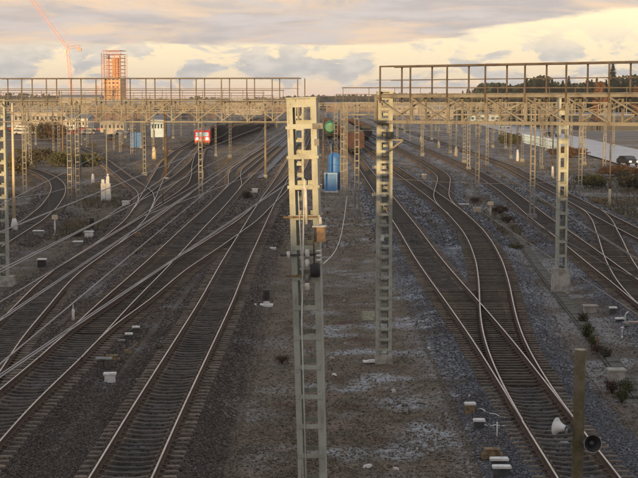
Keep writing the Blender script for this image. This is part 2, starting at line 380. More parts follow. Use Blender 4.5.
me = numpy_mesh('ground', np.stack([GX, GY, GZ], -1).reshape(-1, 3), quads, GROUND, quads=True,
                attr={'soil': soil.ravel(), 'frost': fr_.ravel(), 'oil': oil.ravel(), 'blue': (ballast_blue*bal).ravel()})
tag(ob('ground', me), kind='structure')

# unseen earth ridge added behind the camera as shade caster: the low sun clears only its top, so the yard lies in its shade
mb = MB()
n = 60; pv = []
for i in range(n+1):
    x = -900+1800*i/n; h = 12.4+.5*math.sin(i*1.3)+.4*math.sin(i*.47)
    pv += [(x, -170, -.5), (x, -122, h), (x, -114, h), (x, -70, -.5)]
mb.add(pv, [(i*4+k, i*4+4+k, i*4+5+k, i*4+1+k) for i in range(n) for k in range(3)])
tag(mb.obj('added_shade_ridge', GROUND), kind='structure')

# ------------------------------------------------------------------ tracks: rails, sleepers
RAILPROF = [(-.075, 0), (-.07, .02), (-.012, .04), (-.012, .135), (-.037, .15), (-.036, .178), (-.024, .181), (.024, .181), (.036, .178), (.037, .15), (.012, .135), (.012, .04), (.07, .02), (.075, 0)]
def rail_mesh(pts, nrm, off, dz=0.0, y_far=1e9):
    mb = MB(); k = len(RAILPROF)
    pts = [p for p in zip(pts, nrm) if p[0].y < y_far]
    for p, q in pts:
        for a, z in RAILPROF:
            v = p+q*(off+a); mb.v.append((v.x, v.y, z+dz))
    for i in range(len(pts)-1):
        for j in range(k-1):
            mb.f.append((i*k+j, i*k+j+1, (i+1)*k+j+1, (i+1)*k+j)); mb.m.append(1 if j == 6 else 0); mb.sm.append(False)
    for o in (0, (len(pts)-1)*k): mb.f.append(tuple(range(o, o+k))); mb.m.append(0); mb.sm.append(False)
    return mb
def sleeper_data(mat, timber):
    mb = MB()
    if timber: mb.box((-1.03, 0, -.075), (.66, .24, .15)); mb.box((1.03, 0, -.075), (.66, .24, .15)); mb.box((0, 0, -.078), (1.40, .236, .15), 1)
    else:                                             # concrete: thick under the rails, lower in the middle
        st = [(-1.35, -.035, .115), (-1.30, -.005, .125), (-.55, -.002, .125), (-.28, -.045, .105), (.28, -.045, .105), (.55, -.002, .125), (1.30, -.005, .125), (1.35, -.035, .115)]
        vv = []
        for x, top, w in st: vv += [(x, -w-.02, -.17), (x, -w+.03, top), (x, w-.03, top), (x, w+.02, -.17)]
        fs = [(i*4+a, i*4+a+1, i*4+5+a, i*4+4+a) for i in range(len(st)-1) for a in range(3)]
        mb.add(vv, fs+[(3, 2, 1, 0), (28, 29, 30, 31)])
        for i in range(6, 15): mb.m[i] = 1            # oil-stained between the rails
    return mb.data('sleeper', [mat, STAIN_W if timber else STAIN])
STAIN = pm('sleeper_stained', (.105, .088, .072), (.045, .039, .034), .85, scale=2.6, bump=.4, rnd=.3)
STAIN_W = pm('timber_stained', (.105, .080, .055), (.048, .038, .029), .9, scale=3.2, bump=.5, rnd=.3)
SD = {False: sleeper_data(SLEEP, False), True: sleeper_data(SLEEP_W, True)}
plate = MB().box((0, 0, .012), (.34, .17, .024)).data('baseplate', RUST)
def inview(x, y, mg=3.0): return abs(x) < y*.2185+mg
def build_track(key, label, timber=False, dz=0.0, group=None):
    ys, xs = T[key]; root = thing('railway_track', label, 'railway track', (float(xs[0]), float(ys[0]), 0))
    base = Vector((float(xs[0]), float(ys[0]), 0)); sl = np.gradient(xs, ys)
    ry = []; yy = float(ys[0])
    while yy < ys[-1]: ry.append(yy); yy += .9 if yy < 90 else yy*.012
    ry.append(float(ys[-1])); rp = []; rn = []
    for yy in ry:
        s = float(np.interp(yy, ys, sl)); k = math.hypot(1, s)
        rp.append(Vector((float(np.interp(yy, ys, xs)), yy, 0))-base); rn.append(Vector((1/k, -s/k, 0)))
    for side in (-1, 1): rail_mesh(rp, rn, side*.797, dz).obj('rail', [RUST, STEEL], root)
    nb = 0; far = MB(); yy = float(ys[0])
    kidsT = [k for k, v in MERGE.items() if key in v]
    while yy < min(float(ys[-1]), 330):
        s = float(np.interp(yy, ys, sl)); a = math.atan(s); x = float(np.interp(yy, ys, xs)); lo, hi = -1.35, 1.35; skip = False
        for k in MERGE.get(key, []):                   # the main line's long sleepers carry the turnout
            xm = tx(k, yy)
            if not np.isnan(xm) and abs(xm-x) < 2.25: skip = True
        for k in kidsT:
            xb = tx(k, yy)
            if not np.isnan(xb) and abs(xb-x) < 2.25: lo = min(lo, xb-x-1.35); hi = max(hi, xb-x+1.35)
        if not skip and inview(x, yy):
            L = hi-lo; c = (hi+lo)/2; j = random.uniform(-.02, .02); tm = timber or L > 2.8
            if yy < 118 and nb < 298:
                o = ob('sleeper', SD[tm], root, (x+c-base.x, yy+j-c*s*0-base.y, random.uniform(-.012, .004)), (random.uniform(-.02, .02), 0, -a+random.uniform(-.012, .012)))
                o.scale = (L/2.7, 1, 1); nb += 1
            else:
                far.box((x+c-base.x, yy+j-base.y, -.081), (1.42, .235, .15), 1, -a)
                for e0, e1 in ((lo, c-.71), (c+.71, hi)): far.box((x+(e0+e1)/2-base.x, yy+j-(e0+e1)/2*s*.98+c*s-base.y, -.075+random.uniform(-.008, .004)), (e1-e0, .25, .15), 0, -a)
        yy += .545*math.cos(a)
    if far.f: tag(far.obj('far_sleepers', [SLEEP_W if timber else SLEEP, STAIN_W if timber else STAIN], root), kind='stuff')
    # baseplates and clips on the nearest lengths
    fm = MB(); yy = float(ys[0])
    while yy < min(float(ys[-1]), 75):
        s = float(np.interp(yy, ys, sl)); a = math.atan(s); x = float(np.interp(yy, ys, xs))
        if inview(x, yy):
            for sd_ in (-.797, .797): fm.box((x+sd_-base.x, yy-base.y, .014), (.36, .16, .028), 0, -a)
        yy += .545*math.cos(a)
    if fm.f: tag(fm.obj('rail_fastenings', RUST, root), kind='stuff')
    return root
TL = {'T1': 'straight rusty track just left of the near lattice mast',
      'T2': 'second track left of the near mast, with white-lidded boxes beside it',
      'X1': 'crossover track slanting from the left point machine to the near mast',
      'T3': 'third track from the near lattice mast, leaving at the left edge of the picture',
      'T3a': 'dark curved track bending away to the upper left behind the white cabinet',
      'T4': 'track curving in an S down from the red locomotive',
      'T4b': 'connecting track sweeping up from the left to the red locomotive',
      'T5': 'tight curved track at the far left edge, bending round out of the picture',
      'T2b': 'bent connecting track in the middle left, left of the grey strip with the round pole',
      'R1': 'track just right of the middle lattice mast, running to the lower right corner',
      'R2': 'curved track joining from the right into the track by the loudspeaker post',
      'R3': 'kinked short track right of the middle mast joining from the upper right',
      'R4': 'double curved rails behind the mast with the white block base on the right',
      'R5': 'outermost right track, nearest to the wet road',
      'R6': 'crossover at the right edge between the two outer right tracks',
      'S1': 'distant siding under the brown wagons right of the blue tank', 'S2': 'distant siding under the green tank wagon',
      'S3': 'distant siding running just left of the green tank wagon', 'S4': 'distant siding under the dark wagons right of the red locomotive',
      'S5': 'distant siding left of the dark wagons', 'S6': 'distant siding right of the brown wagons'}
for i, k in enumerate(T):
    build_track(k, TL[k], timber=k in ('X1', 'R2', 'R6', 'T4'), dz=.004*(1+(i % 3)) if k in MERGE else 0.0)

# switch blades' stretcher bars, point machines
def point_machine(u, v, rz, label, body, reach):
    p = P(u, v); t = thing('point_machine', label, 'point machine', (p.x, p.y, -.2), rz); t.scale = (.7, .7, .6)
    MB().box((0, 0, .12), (.85, .40, .24)).obj('base_plate', OCHRE, t)
    MB().box((0, 0, .33), (.62, .36, .20), taper=.9).box((0, 0, .45), (.66, .40, .04), taper=.95).obj('housing', body, t)
    MB().box((.1, 0, .488), (.2, .1, .035)).obj('cover', body, t)
    MB().bar((.4, -.08, .2), (reach, -.08, .26), .05, .03).bar((.4, .08, .2), (reach, .08, .26), .05, .03).obj('throw_rod', MGREY, t)
    MB().bar((-.35, .2, .1), (-.75, .28, .02), .05, .05).obj('cable_hose', BLACK, t)
    return t
point_machine(492, 451, .05, 'rusty point machine beside the lower right track, rods under the rail', OCHRE, 2.6)
point_machine(112, 357, math.pi+.05, 'ochre point machine with grey lid beside the second left track', OCHRE, 2.4)

# ------------------------------------------------------------------ masts
def batten_data(w, h, mat, fl=.05):
    x = w/2; poly = [(-x, -h/2-fl), (-x+fl, -h/2), (x-fl, -h/2), (x, -h/2-fl), (x, h/2+fl), (x-fl, h/2), (-x+fl, h/2), (-x, h/2+fl)]
    mb = MB().prism(poly, -.006, .006)
    for sx in (-1, 1):
        for sz in (-.3, .3):
            for sy in (-1, 1): mb.box((sx*(x-.055), sy*.012, sz*h), (.028, .016, .028))
    return mb.data('batten_plate', mat)
def channel(x, sgn, h, wc, dep, w_top):
    """a channel section leg: front flange, web on the outside, rear flange"""
    mb = MB()
    for (y, ) in ((-dep/2, ), (dep/2, )):
        vb, vt = [], []
        a, b = x, x-sgn*wc; at_, bt = x*w_top, x*w_top-sgn*wc
        poly = [(a, 0), (b, 0), (bt, h), (at_, h)]
        mb.prism(poly, y-.006, y+.006)
    poly = [(x, 0), (x+sgn*.012, 0), (x*w_top+sgn*.012, h), (x*w_top, h)]
    mb.prism(poly, -dep/2-.008, dep/2+.008)
    return mb
def lattice_mast(label, loc, h, w, dep, wc, period, bh, rz=0.0, lean=0.0, mat=GALV, found=(.9, .9, .5), fmat=CONC, root=None, name='lattice_mast', w_top=1.0, group=None, z_first=.5, rear=.12):
    if root is None: t = thing(name, label, 'mast', (loc[0], loc[1], -.25), group=group, rot=(0, lean, rz))
    else: t = ob('mast', None, root, loc, (0, lean, rz))
    for s in (-1, 1): channel(s*w/2, s, h, wc, dep, w_top).obj('channel_leg', mat, t)
    d = batten_data(w-.02, bh, mat, min(.05, bh*.3)); z = z_first; i = 0
    while z < h-.1:
        sc_ = 1+(w_top-1)*z/h
        for y in (-dep/2-.014, dep/2+.014):
            o = ob('batten_plate', d, t, (0, y, z+(.0 if y < 0 else period*rear))); o.scale.x = sc_
        z += period; i += 1
    MB().box((0, 0, h+.006), (w*w_top+.06, dep+.08, .03)).obj('cap_plate', mat, t)
    MB().box((0, 0, found[2]/2-.25), found, taper=.93).obj('foundation', fmat, t)
    return t
pn = P(313.3, 487); NM_Y = pn.y; NM_X = pn.x
nm = lattice_mast('tall near lattice mast in the centre, golden at the top, carrying boxes and insulators', (NM_X, NM_Y), 10.05, .66, .42, .135, .75, .115, rz=R(-7), lean=R(-1.55), w_top=1.08, z_first=.36)
MB().box((0, -.225, 9.93), (.70, .014, .20)).obj('head_plate', GALV, nm)
# fittings carried by the near mast (its own parts, in its local frame; 1 m is about 39 px there)
def nml(u, v, y=-.3):
    """local x, z of the near mast for a pixel"""
    k = FPX/NM_Y; z = EYE+(103-v)/k+.25; x = (u-(313.3-10.2*(z/9.9)))/k
    return x, z
mb = MB(); x0, z0 = nml(307, 470); x1, z1 = nml(305.5, 178)
mb.tube([(x0, -.26, z0-.6), (x0, -.26, (z0+z1)/2), (x1+.02, -.26, z1)], .018, 8); mb.obj('conduit', WHITE, nm)
mb = MB(); x0, z0 = nml(303.5, 290); x1, z1 = nml(300, 190); mb.tube([(x1, -.25, z1), (x0+.03, -.3, z0), (x0+.12, -.28, z0-.1), (x0+.2, -.26, z0+.35)], .012, 6); mb.obj('loop_cable', PORC, nm)
for v in (127, 156.5, 186, 215.6):          # clamp bands
    x, z = nml(305, v); MB().box((0, -.235, z), (.80, .035, .07)).box((0, .235, z), (.80, .035, .07)).obj('clamp_band', GALV, nm)
x, z = nml(316, 126); MB().box((x+.1, -.28, z), (.26, .14, .14)).tube([(x+.1, -.34, z), (x+.1, -.42, z)], .05, 10).obj('floodlight', MGREY, nm)
x, z = nml(316.5, 142); MB().box((x+.06, -.27, z), (.12, .10, .16)).obj('junction_box', MGREY, nm)
x, z = nml(318, 233)                    # tan fuse cabinet
cb = MB().box((x+.10, -.34, z), (.28, .24, .36)).obj('fuse_cabinet', TAN, nm)
MB().box((x+.0, -.468, z), (.07, .02, .36)).obj('door_strip', DKGREY, cb)
MB().box((x+.10, -.34, z+.195), (.33, .28, .03)).obj('cabinet_roof', WHITE, cb)
mb = MB(); mb.tube([(x+.12, -.34, z+.24), (x+.12, -.34, z+.42)], [.05, .03], 8); mb.obj('bushing', PORC, cb)
for k, v in enumerate((250, 254.5, 259)):
    x, z = nml(320, v); MB().tube([(x+.02, -.36, z-.03), (x+.02, -.36, z), (x+.02, -.36, z+.035)], [.05, .085, .05], 10).obj('insulator_shed', PORC, nm)
x, z = nml(317.5, 269); mb = MB(); mb.tube([(x, -.36, z-.17), (x, -.36, z-.15), (x, -.36, z+.15), (x, -.36, z+.17)], [.09, .125, .125, .08], 12)
mb.box((x+.0, -.25, z), (.08, .14, .06)); mb.obj('oil_transformer', BLACK, nm)
mb = MB().bar((x-.02, -.36, z+.17), (x-.02, -.36, z+.75), .03, .03); mb.obj('riser', BROWNPORC, nm)
for v in (252, 262, 278, 285):
    x, z = nml(309.5, v); MB().tube([(x, -.34, z-.1), (x, -.34, z-.08), (x, -.34, z+.08), (x, -.34, z+.1)], [.03, .06, .06, .03], 8).obj('surge_arrester', PORC if v != 278 else MGREY, nm)
x, z = nml(308, 205); MB().tube([(x, -.3, z-.45), (x, -.3, z+.45)], .035, 8).obj('strain_insulator', PORC, nm)
for v, l in ((216, .5), (254, .6), (275, .55)):
    x, z = nml(300, v); MB().bar((-.52 if v != 254 else -.62, -.25, z), (.34, -.25, z), .03, .05).obj('bracket_arm', OCHRE if v != 254 else DKGREY, nm)
x, z = nml(290, 254); MB().tube([(x, -.25, z-.09), (x, -.25, z+.09)], .045, 8).obj('pin_insulator', PORC, nm)
# sagging cable from the near mast to the lattice mast behind the blue cabin
k = FPX/NM_Y
a = Vector((NM_X+(323-313.3)/k, NM_Y-.3, EYE+(103-263)/k)); b = P(347, 196, 3.0)
mb = MB(); mb.tube([a.lerp(b, i/14)+Vector((0, 0, -1.1*math.sin(math.pi*i/14))) for i in range(15)], .016, 6)
tag(mb.obj('slack_cable', PORC), 'pale slack cable hanging from the near mast back to a thin lattice mast', 'cable')

# ------------------------------------------------------------------ gantries (rigid cross-beams)
def gantry(label, A, B, zb, zt, zr, panels, dep=.95, detail=2, mw=.135, dw=.085, rail0=0.0, posts=True, flip=lambda i: 1, group=None, mat=TRUSS, rail=True, over=(0, 0)):
    A, B = Vector((*A, 0)), Vector((*B, 0)); L = (B-A).length; ang = math.atan2((B-A).y, (B-A).x)
    t = thing('catenary_gantry', label, 'gantry', A, ang, group)
    p = L/panels; ch = mw*.9 if detail > 1 else .10
    for y, nm_ in ((-dep/2, 'front'), (dep/2, 'rear')):
        MB().box((L/2, y, zt), (L+.1, ch, ch)).obj('top_chord', mat, t)
        MB().box((L/2, y, zb), (L+.1, ch, ch)).obj('bottom_chord', mat, t)
        if detail > 1:
            for i in range(panels+1): MB().box((i*p, y, (zt+zb)/2), (mw if y < 0 else mw*.6, .05, zt-zb-ch)).obj('vertical_post', mat, t)
            for i in range(panels):
                s = flip(i)*(1 if y < 0 else -1); a, b = (i*p, (i+1)*p) if s > 0 else ((i+1)*p, i*p)
                yy = y+(-.04 if y < 0 else .04)
                MB().bar((a, yy, zt-.05), (b, yy, zb+.05), .05, dw if y < 0 else dw*.6, up=(0, 1, 0)).obj('diagonal', mat, t)
        else:
            mb = MB()
            for i in range(panels+1): mb.box((i*p, y, (zt+zb)/2), (.08, .05, zt-zb))
            for i in range(panels):
                a, b = (i, i+1) if i % 2 else (i+1, i); mb.bar((a*p, y, zt), (b*p, y, zb), .05, .06, up=(0, 1, 0))
            mb.obj('bracing', mat, t)
    mb = MB()
    for i in range(panels+1):
        mb.box((i*p, 0, zb), (.07, dep-.13, .07)); mb.box((i*p, 0, zt), (.07, dep-.13, .07))
        if i < panels: mb.bar((i*p+.05, -dep/2+.08, zb), ((i+1)*p-.05, dep/2-.08, zb), .04, .05)
    mb.obj('cross_bracing', mat, t)
    if detail > 1: MB().box((L/2, 0, zt+.085), (L, dep*.6, .03)).obj('walkway', MGREY, t)
    if rail:
        rr = .03 if detail > 1 else .04
        for y in (-dep/2, dep/2):
            MB().box((L/2+rail0/2, y, zr), (L+.15-rail0, rr*1.6, rr*2)).obj('handrail', RAILP, t)
            if y < 0 or detail > 1: MB().box((L/2, y, (zr+zt)/2+.05), (L, .018, .018)).obj('guard_wire', RAILP, t)
            if detail > 1:
                for i in range(panels+1):
                    MB().box((max(rail0, i*p)+(0 if y < 0 else .27), y-.08 if y < 0 else y, (zr+zt)/2-.12), (.055, .04, zr-zt+.24)).obj('rail_post', RAILP, t)
        if detail < 2:
            pdt = MB().box((0, -dep/2, (zr+zt)/2), (.05, .04, zr-zt)).data('rail_post', RAILP)
            for i in range(panels+1): ob('rail_post', pdt, t, (i*p, 0, 0))
    return t, ang, L
# right gantry
RA = P(382.5, 355); RA = (RA.x, RA.y)
RBp = (12.6, 47.6)
rg, rang, rL = gantry('nearest gantry crossing the right half, wide truss with tall railing, in front of the trees', RA, RBp, 8.97, 9.93, 11.04, 8, flip=lambda i: 1, rail0=.24, mw=.12, dw=.08)
lattice_mast('', (0.05, 0, -.25), 10.35, .58, .46, .12, .40, .10, rz=-rang, root=rg, found=(.70, .7, .55), fmat=CONC, rear=.5)
for y_ in (-.25, .25): MB().box((.07, y_, 5.0), (.06, .02, 10.0)).obj('middle_bar', GALV, rg)
lattice_mast('', (rL-.1, 0, -.25), 10.3, .56, .45, .12, .50, .15, rz=-rang, root=rg, found=(.70, .7, .55))
mb = MB(); mb.bar((.3, -.35, 8.3), (1.15, -.35, 8.3), .07, .07).bar((.3, -.35, 7.75), (1.15, -.35, 8.27), .06, .06); mb.obj('bracket', TRUSS, rg)
MB().box((.55, -.35, 8.47), (.22, .2, .26)).obj('bracket_box', DKGREY, rg)
x = .28; MB().box((-.5, .35, 7.55), (.12, .12, 1.5)).box((-.32, .35, 8.25), (.3, .06, .06)).box((-.32, .35, 6.9), (.3, .06, .06)).obj('standoff_pole', GALV, rg)
for zc in (7.25, 6.2, 5.2): MB().box((0, -.255, zc), (.66, .03, .12)).obj('clamp_band', GALV, rg)
MB().box((.12, -.262, 4.55), (.22, .02, .2)).obj('number_plate', WHITE, rg)
# left gantry
LA = P(12, 277); LB = P(301, 284)
LA, LB = (LA.x, 79.0), (LB.x-.1, 77.5)
lg, lang, lL = gantry('long gantry across the left half, truss and railing reaching the near mast', LA, LB, 8.68, 9.80, 10.98, 12, flip=lambda i: 1 if i < 3 else -1, mw=.065, dw=.05)
lattice_mast('', (0, 0, -.25), 10.1, .50, .42, .10, .62, .14, rz=-lang, root=lg, found=(1.1, .9, .8))
lattice_mast('', (lL, 0, -.25), 10.1, .50, .42, .10, .62, .14, rz=-lang, root=lg, found=(.8, .8, .5))
# its overhang beyond the left edge of the picture
lg2, a2, l2 = gantry('part of the left gantry beyond its support, running out at the left edge', (LA[0]-8.2, 79.2), (LA[0]-.45, 79.05), 8.68, 9.80, 10.98, 6, flip=lambda i: -1, mw=.065, dw=.05)
# middle and far gantries
def pole_round(label, loc, h, r, mat=None, group=None, root=None, taper=.75, band=None):
    mat = mat or OCHRE
    t = thing('round_pole', label, 'pole', (loc[0], loc[1], -.25), group=group) if root is None else ob('pole', None, root, loc)
    MB().tube([(0, 0, 0), (0, 0, h*.5), (0, 0, h)], [r, r*(1+taper)/2, r*taper], 10).obj('shaft', mat, t)
    MB().tube([(0, 0, 0), (0, 0, .5)], [r*1.8, r*1.5], 10).obj('footing', CONC, t)
    return t
def far_mast_data(h, w, mat, dep=.4, per=.8):
    mb = MB()
    for s in (-1, 1):
        for y in (-1, 1): mb.box((s*(w/2-.035), y*dep/2, h/2), (.068, .05, h))
    z = .5
    while z < h:
        for y in (-dep/2, dep/2): mb.box((0, y, z), (w-.02, .03, .085))
        z += per
    return mb.data('lattice', mat)
FM = far_mast_data(10.0, .42, GALV2, per=.62); FMW = far_mast_data(10.0, .62, GALV2, per=1.0)
FND = MB().box((0, 0, .22), (.8, .8, .75), taper=.85).data('foundation', MGREY)
def far_mast(u, v, label, wide=False, hs=1.0, group=None, lean=0.0, world=None):
    p = P(u, v, -.2) if world is None else Vector((*world, 0))
    t = thing('lattice_mast', label, 'mast', (p.x, p.y, -.25), random.uniform(-.2, .2), group)
    o = ob('lattice', FMW if wide else FM, t); o.scale.z = hs; ob('foundation', FND, t)
    return t
def far_gantry(label, Y, x0, x1, legs, group=None, zb=8.7, zt=9.7, dy=0.0, rail=True):
    t, a, L = gantry(label, (x0, Y), (x1, Y+dy), zb, zt, 10.95, max(4, int((x1-x0)/(2.0 if Y < 200 else 3.0))), detail=1, group=group, rail=rail)
    for x in legs:
        o = ob('mast', FM, t, (x-x0, 0, -.25)); ob('foundation', FND, t, (x-x0, 0, -.25))
    return t
far_gantry('gantry between the two near masts, behind the blue tank', 123, P(342, 214).x, 30, [P(342, 214).x, 18, 30])
far_gantry('gantry held by the dark round poles in the left middle distance', 186, -44, P(268, 174).x, [])
pole_round('dark brown round pole left of the red locomotive', (P(168.5, 178).x, 186), 10.4, .24, mat=pm('pole_brown', (.13, .09, .055), (.075, .05, .035), .8, scale=1))
pole_round('thin round pole standing in the grey strip left of the near mast', (P(268, 173).x, 193), 10.2, .17, mat=pm('pole_grey', (.27, .23, .17), (.17, .14, .10), .8, scale=1))
pole_round('thin dark pole between the near mast and the blue cabin', (P(323, 188).x, 160), 9.9, .11, mat=RAILP)
GLAB = ('pale gantry directly behind the long left gantry', 'pale gantry third back on the right, beyond the slim masts', 'pale gantry on the far left in front of the red locomotive',
        'pale gantry fourth back on the right above the brown wagons', 'pale gantry just beyond the red locomotive on the left', 'pale gantry above the far right tracks beyond the brown boxcar',
        'pale gantry over the dark train on the far left', 'tiny gantry spanning the whole yard beyond the green tank wagon', 'tiny gantry near the horizon, third farthest of all', 'tiny gantry near the horizon, second farthest of all', 'farthest tiny gantry at the horizon')
for i, (Y, x0, x1, lg_) in enumerate(((148, -34, -3.6, [-34, -12]), (215, 2.5, 42, [2.5, 22, 42]), (255, -60, -8, [-60, -32]), (290, -3, 50, [-3, 26, 50]), (335, -75, -6, [-75, -40, -6]), (390, 4, 62, [4, 30, 62]),
                                     (430, -85, 0, [-85, -45]), (500, -60, 60, [-60, -25, 25, 60]), (590, -95, 75, [-95, -40, 10, 75]), (700, -110, 80, [-110, -50, 0, 80]), (850, -120, 90, [-120, -60, 20, 90]))):
    far_gantry(GLAB[i], Y, x0, x1, lg_, group='far gantries', rail=i < 7)
# single masts placed from the picture
far_mast(25, 196, 'slim lattice mast just right of the left gantry support')
far_mast(71, 213, 'left post of the thin pair of masts left of the white cabinet', hs=.98)
far_mast(79, 215, 'right post of the thin pair of masts left of the white cabinet', hs=.98)
far_mast(145, 176, 'lattice mast in front of the blue container on the left')
far_mast(345, 207, 'left one of the two slim lattice masts right of the blue cabin')
far_mast(357, 215, 'right one of the two slim lattice masts right of the blue cabin, with pale base', wide=False)
far_mast(477, 197, 'lattice mast above the rusty shrub right of the kinked track')
far_mast(487, 165, 'lattice mast under the right gantry near the yellow bush')
far_mast(541, 169, 'lattice mast standing by the fence in front of the wet road')
far_mast(580, 190, 'lattice mast right of the big mast with block base')
p = P(560.5, 288)
bm = lattice_mast('tall lattice mast on a pale concrete block between the right-hand tracks', (p.x, p.y), 10.2, .50, .44, .10, .74, .15, found=(.86, .8, 1.55), rz=R(4))
def slim_pole(u, v, label, h, r=.09, mat=RAILP, base=WHITE, bh=.9, br=.2, world=None):
    p = P(u, v, -.2); t = thing('slim_pole', label, 'pole', (p.x, p.y, -.25))
    MB().tube([(0, 0, 0), (0, 0, h)], [r, r*.7], 8).obj('shaft', mat, t)
    MB().tube([(0, 0, 0), (0, 0, bh*.7), (0, 0, bh)], [br, br*.75, r*1.2], 8).obj('footing', base, t)
    return t
slim_pole(609.5, 206, 'dark slim pole with pale yellow foot at the right by the road', 9.3, .10, base=CREAM, bh=1.7, br=.16)
slim_pole(517.5, 161, 'dark slim pole with white foot below the yellow bush', 9.3, .12, bh=2.0, br=.30)
slim_pole(552.5, 178, 'dark slim pole with white foot left of the big block-base mast', 9.4, .10, bh=1.6, br=.22)
slim_pole(421, 142, 'pole with white cone foot, leftmost of three in the right middle distance', 9, .13, mat=GALV2, bh=1.6, br=.42, base=CONC)
slim_pole(438.5, 148, 'pole with white cone foot, middle of three in the right middle distance', 9, .13, mat=GALV2, bh=1.6, br=.42, base=CONC)
slim_pole(456, 156, 'pole with white cone foot, rightmost of three in the right middle distance', 9, .13, mat=GALV2, bh=1.8, br=.42, base=CONC)
slim_pole(154, 159, 'pole with round cream foot right of the blue container', 9.2, .12, mat=GALV2, base=CREAM, bh=2.2, br=.45)
slim_pole(93, 183, 'slim pole with white foot left of the white cabinet', 9.2, .09, mat=GALV2, bh=1.2, br=.24)
slim_pole(63, 163, 'rusty slim pole with white foot behind the curved left track', 9.4, .16, mat=OCHRE, bh=1.4, br=.3)
slim_pole(59.5, 116, 'tall rusty pole rising above the left gantry', 19, .8, mat=OCHRE, bh=1, br=1)
slim_pole(14.5, 232, 'pale pole standing right beside the left gantry support', 9.9, .12, mat=CREAM, base=WHITE, bh=1.1, br=.3)
slim_pole(107, 186, 'slim pole directly behind the white cabinet', 9.2, .07, mat=GALV2, bh=1.0, br=.2)
rr = random.Random(3)
for i in range(230):
    Y = rr.uniform(230, 950); X = rr.uniform(-.21, .205)*Y
    if -.06 < X/Y < .03 and Y < 420: continue
    if dist_tracks(np.array([X]), np.array([Y]))[0] < 1.7: continue
    far_mast(0, 0, 'one of the many tiny masts standing far down the yard', group='far masts', world=(X, Y), hs=rr.uniform(.9, 1.12))

for i in range(44):
    Y = rr.uniform(205, 520); X = rr.choice((rr.uniform(-.21, -.07), rr.uniform(-.21, -.07), rr.uniform(.06, .19)))*Y
    if dist_tracks(np.array([X]), np.array([Y]))[0] < 1.9: continue
    slim = far_mast(0, 0, 'one of the many tiny masts standing far down the yard', group='far masts', world=(X, Y), hs=rr.uniform(.88, 1.02)); slim.scale = (.7, .7, 1)
# ------------------------------------------------------------------ overhead wires
def catenary(pts, dz=6.62, r=.011, n=5): return [Vector(p) for p in pts]
def wire_run(label, ends, z=6.55, twin=True, mess=True, r=.0105, sag=.0, span=60.0, mz=1.55, cat='overhead line', mat=None, dark=False):
    """contact wire(s) through world points (X, Y), messenger above it and droppers between"""
    mat = mat or WIRE
    t = thing('overhead_line', label, cat, (ends[0][0], ends[0][1], z))
    o = Vector((ends[0][0], ends[0][1], z)); pts = []
    for (xa, ya), (xb, yb) in zip(ends[:-1], ends[1:]):
        for i in range(16): pts.append(Vector((xa+(xb-xa)*i/16, ya+(yb-ya)*i/16, z)))
    pts.append(Vector((*ends[-1], z)))
    for k in ((-.022, .022) if twin else (0,)):
        MB().tube([p-o+Vector((k, 0, 0)) for p in pts], r, 6).obj('contact_wire', mat, t)
    if mess:
        L = 0; ms = []; prev = None
        for p in pts:
            L += 0 if prev is None else (p-prev).length; prev = p
            ph = (L % span)/span; ms.append(p-o+Vector((0, 0, mz-1.1*4*ph*(1-ph))))
        MB().tube(ms, r*1.0, 5).obj('messenger_wire', WIRE_D if dark else mat, t)
        for i in range(2, len(ms)-1, 3):
            MB().tube([pts[i]-o, ms[i]], .004, 4).obj('dropper', WIRE_D, t)
    return t
def wp(u, v, z): p = P(u, v, z); return (p.x, p.y)
def through(z, a, b, y0, y1):
    """straight line at height z through two pixels, between the depths y0 and y1"""
    A, B = P(*a, z), P(*b, z); f = lambda y: A.x+(B.x-A.x)*(y-A.y)/(B.y-A.y)
    return [(f(y0), y0), (f(y1), y1)]
Z = 6.6
wire_run('upper of the bright overhead wires slanting from the left edge over the third track', through(Z, (0, 302), (100, 242), -2, 185), Z, twin=False)
wire_run('bright twin overhead wire running just below, along the third left track', through(Z, (0, 319.7), (89.5, 260), -2, 185), Z, r=.0095, mess=False)
wire_run('single grey overhead wire between the second and third left tracks', through(Z, (0, 364), (172.6, 220), -2, 185), Z, twin=False, mess=False, r=.011)
wire_run('brightest twin overhead wire slanting over the left crossover to the near mast', through(Z, (0, 376), (285, 185), -2, 62), Z, r=.010, mess=False)
wire_run('overhead wire crossing the left mast foot and the dwarf signal posts', through(Z, (0, 272.6), (180, 180), -2, 190), Z, twin=False, mess=False, r=.013)
wire_run('twin overhead wire passing over the curved far left track', through(Z, (20, 224), (140, 175.5), 20, 190), Z, r=.010, mess=True)
wire_run('overhead wire climbing at the far left edge across the slim mast', through(Z, (0, 205), (100, 154.7), 15, 185), Z, twin=False, mess=False, r=.013)
wire_run('overhead wire slanting over the middle left to the round pole', through(Z, (120, 225), (289, 161), 40, 82), Z, twin=False, mess=False, r=.011)
wire_run('overhead line above the track right of the middle mast', through(Z, (488, 216), (532, 245), -2, 200), Z, twin=False, r=.008, mess=True, dark=True, mat=MGREY)
wire_run('overhead line above the outer right tracks', through(Z, (566, 214), (626, 252), 15, 150), Z, twin=True, r=.008, mess=True, dark=True, mat=MGREY)
for i, (x0, x1) in enumerate(((-20, -17), (-24.5, -20), (-15, -13), (9, 6.5), (14, 10), (22, 16), (-34, -27))):
    wire_run(('thin distant overhead line towards the red locomotive', 'thin distant overhead line left of the red locomotive', 'thin distant overhead line over the dark wagons', 'thin distant overhead line over the brown wagons', 'thin distant overhead line right of the brown wagons', 'thin distant overhead line over the outer right track', 'thin distant overhead line at the far left')[i],
             [(x0, 123 if i in (3, 4) else 186), (x1, 520)], 6.5, twin=False, r=.022, mess=True)
wf = random.Random(21)
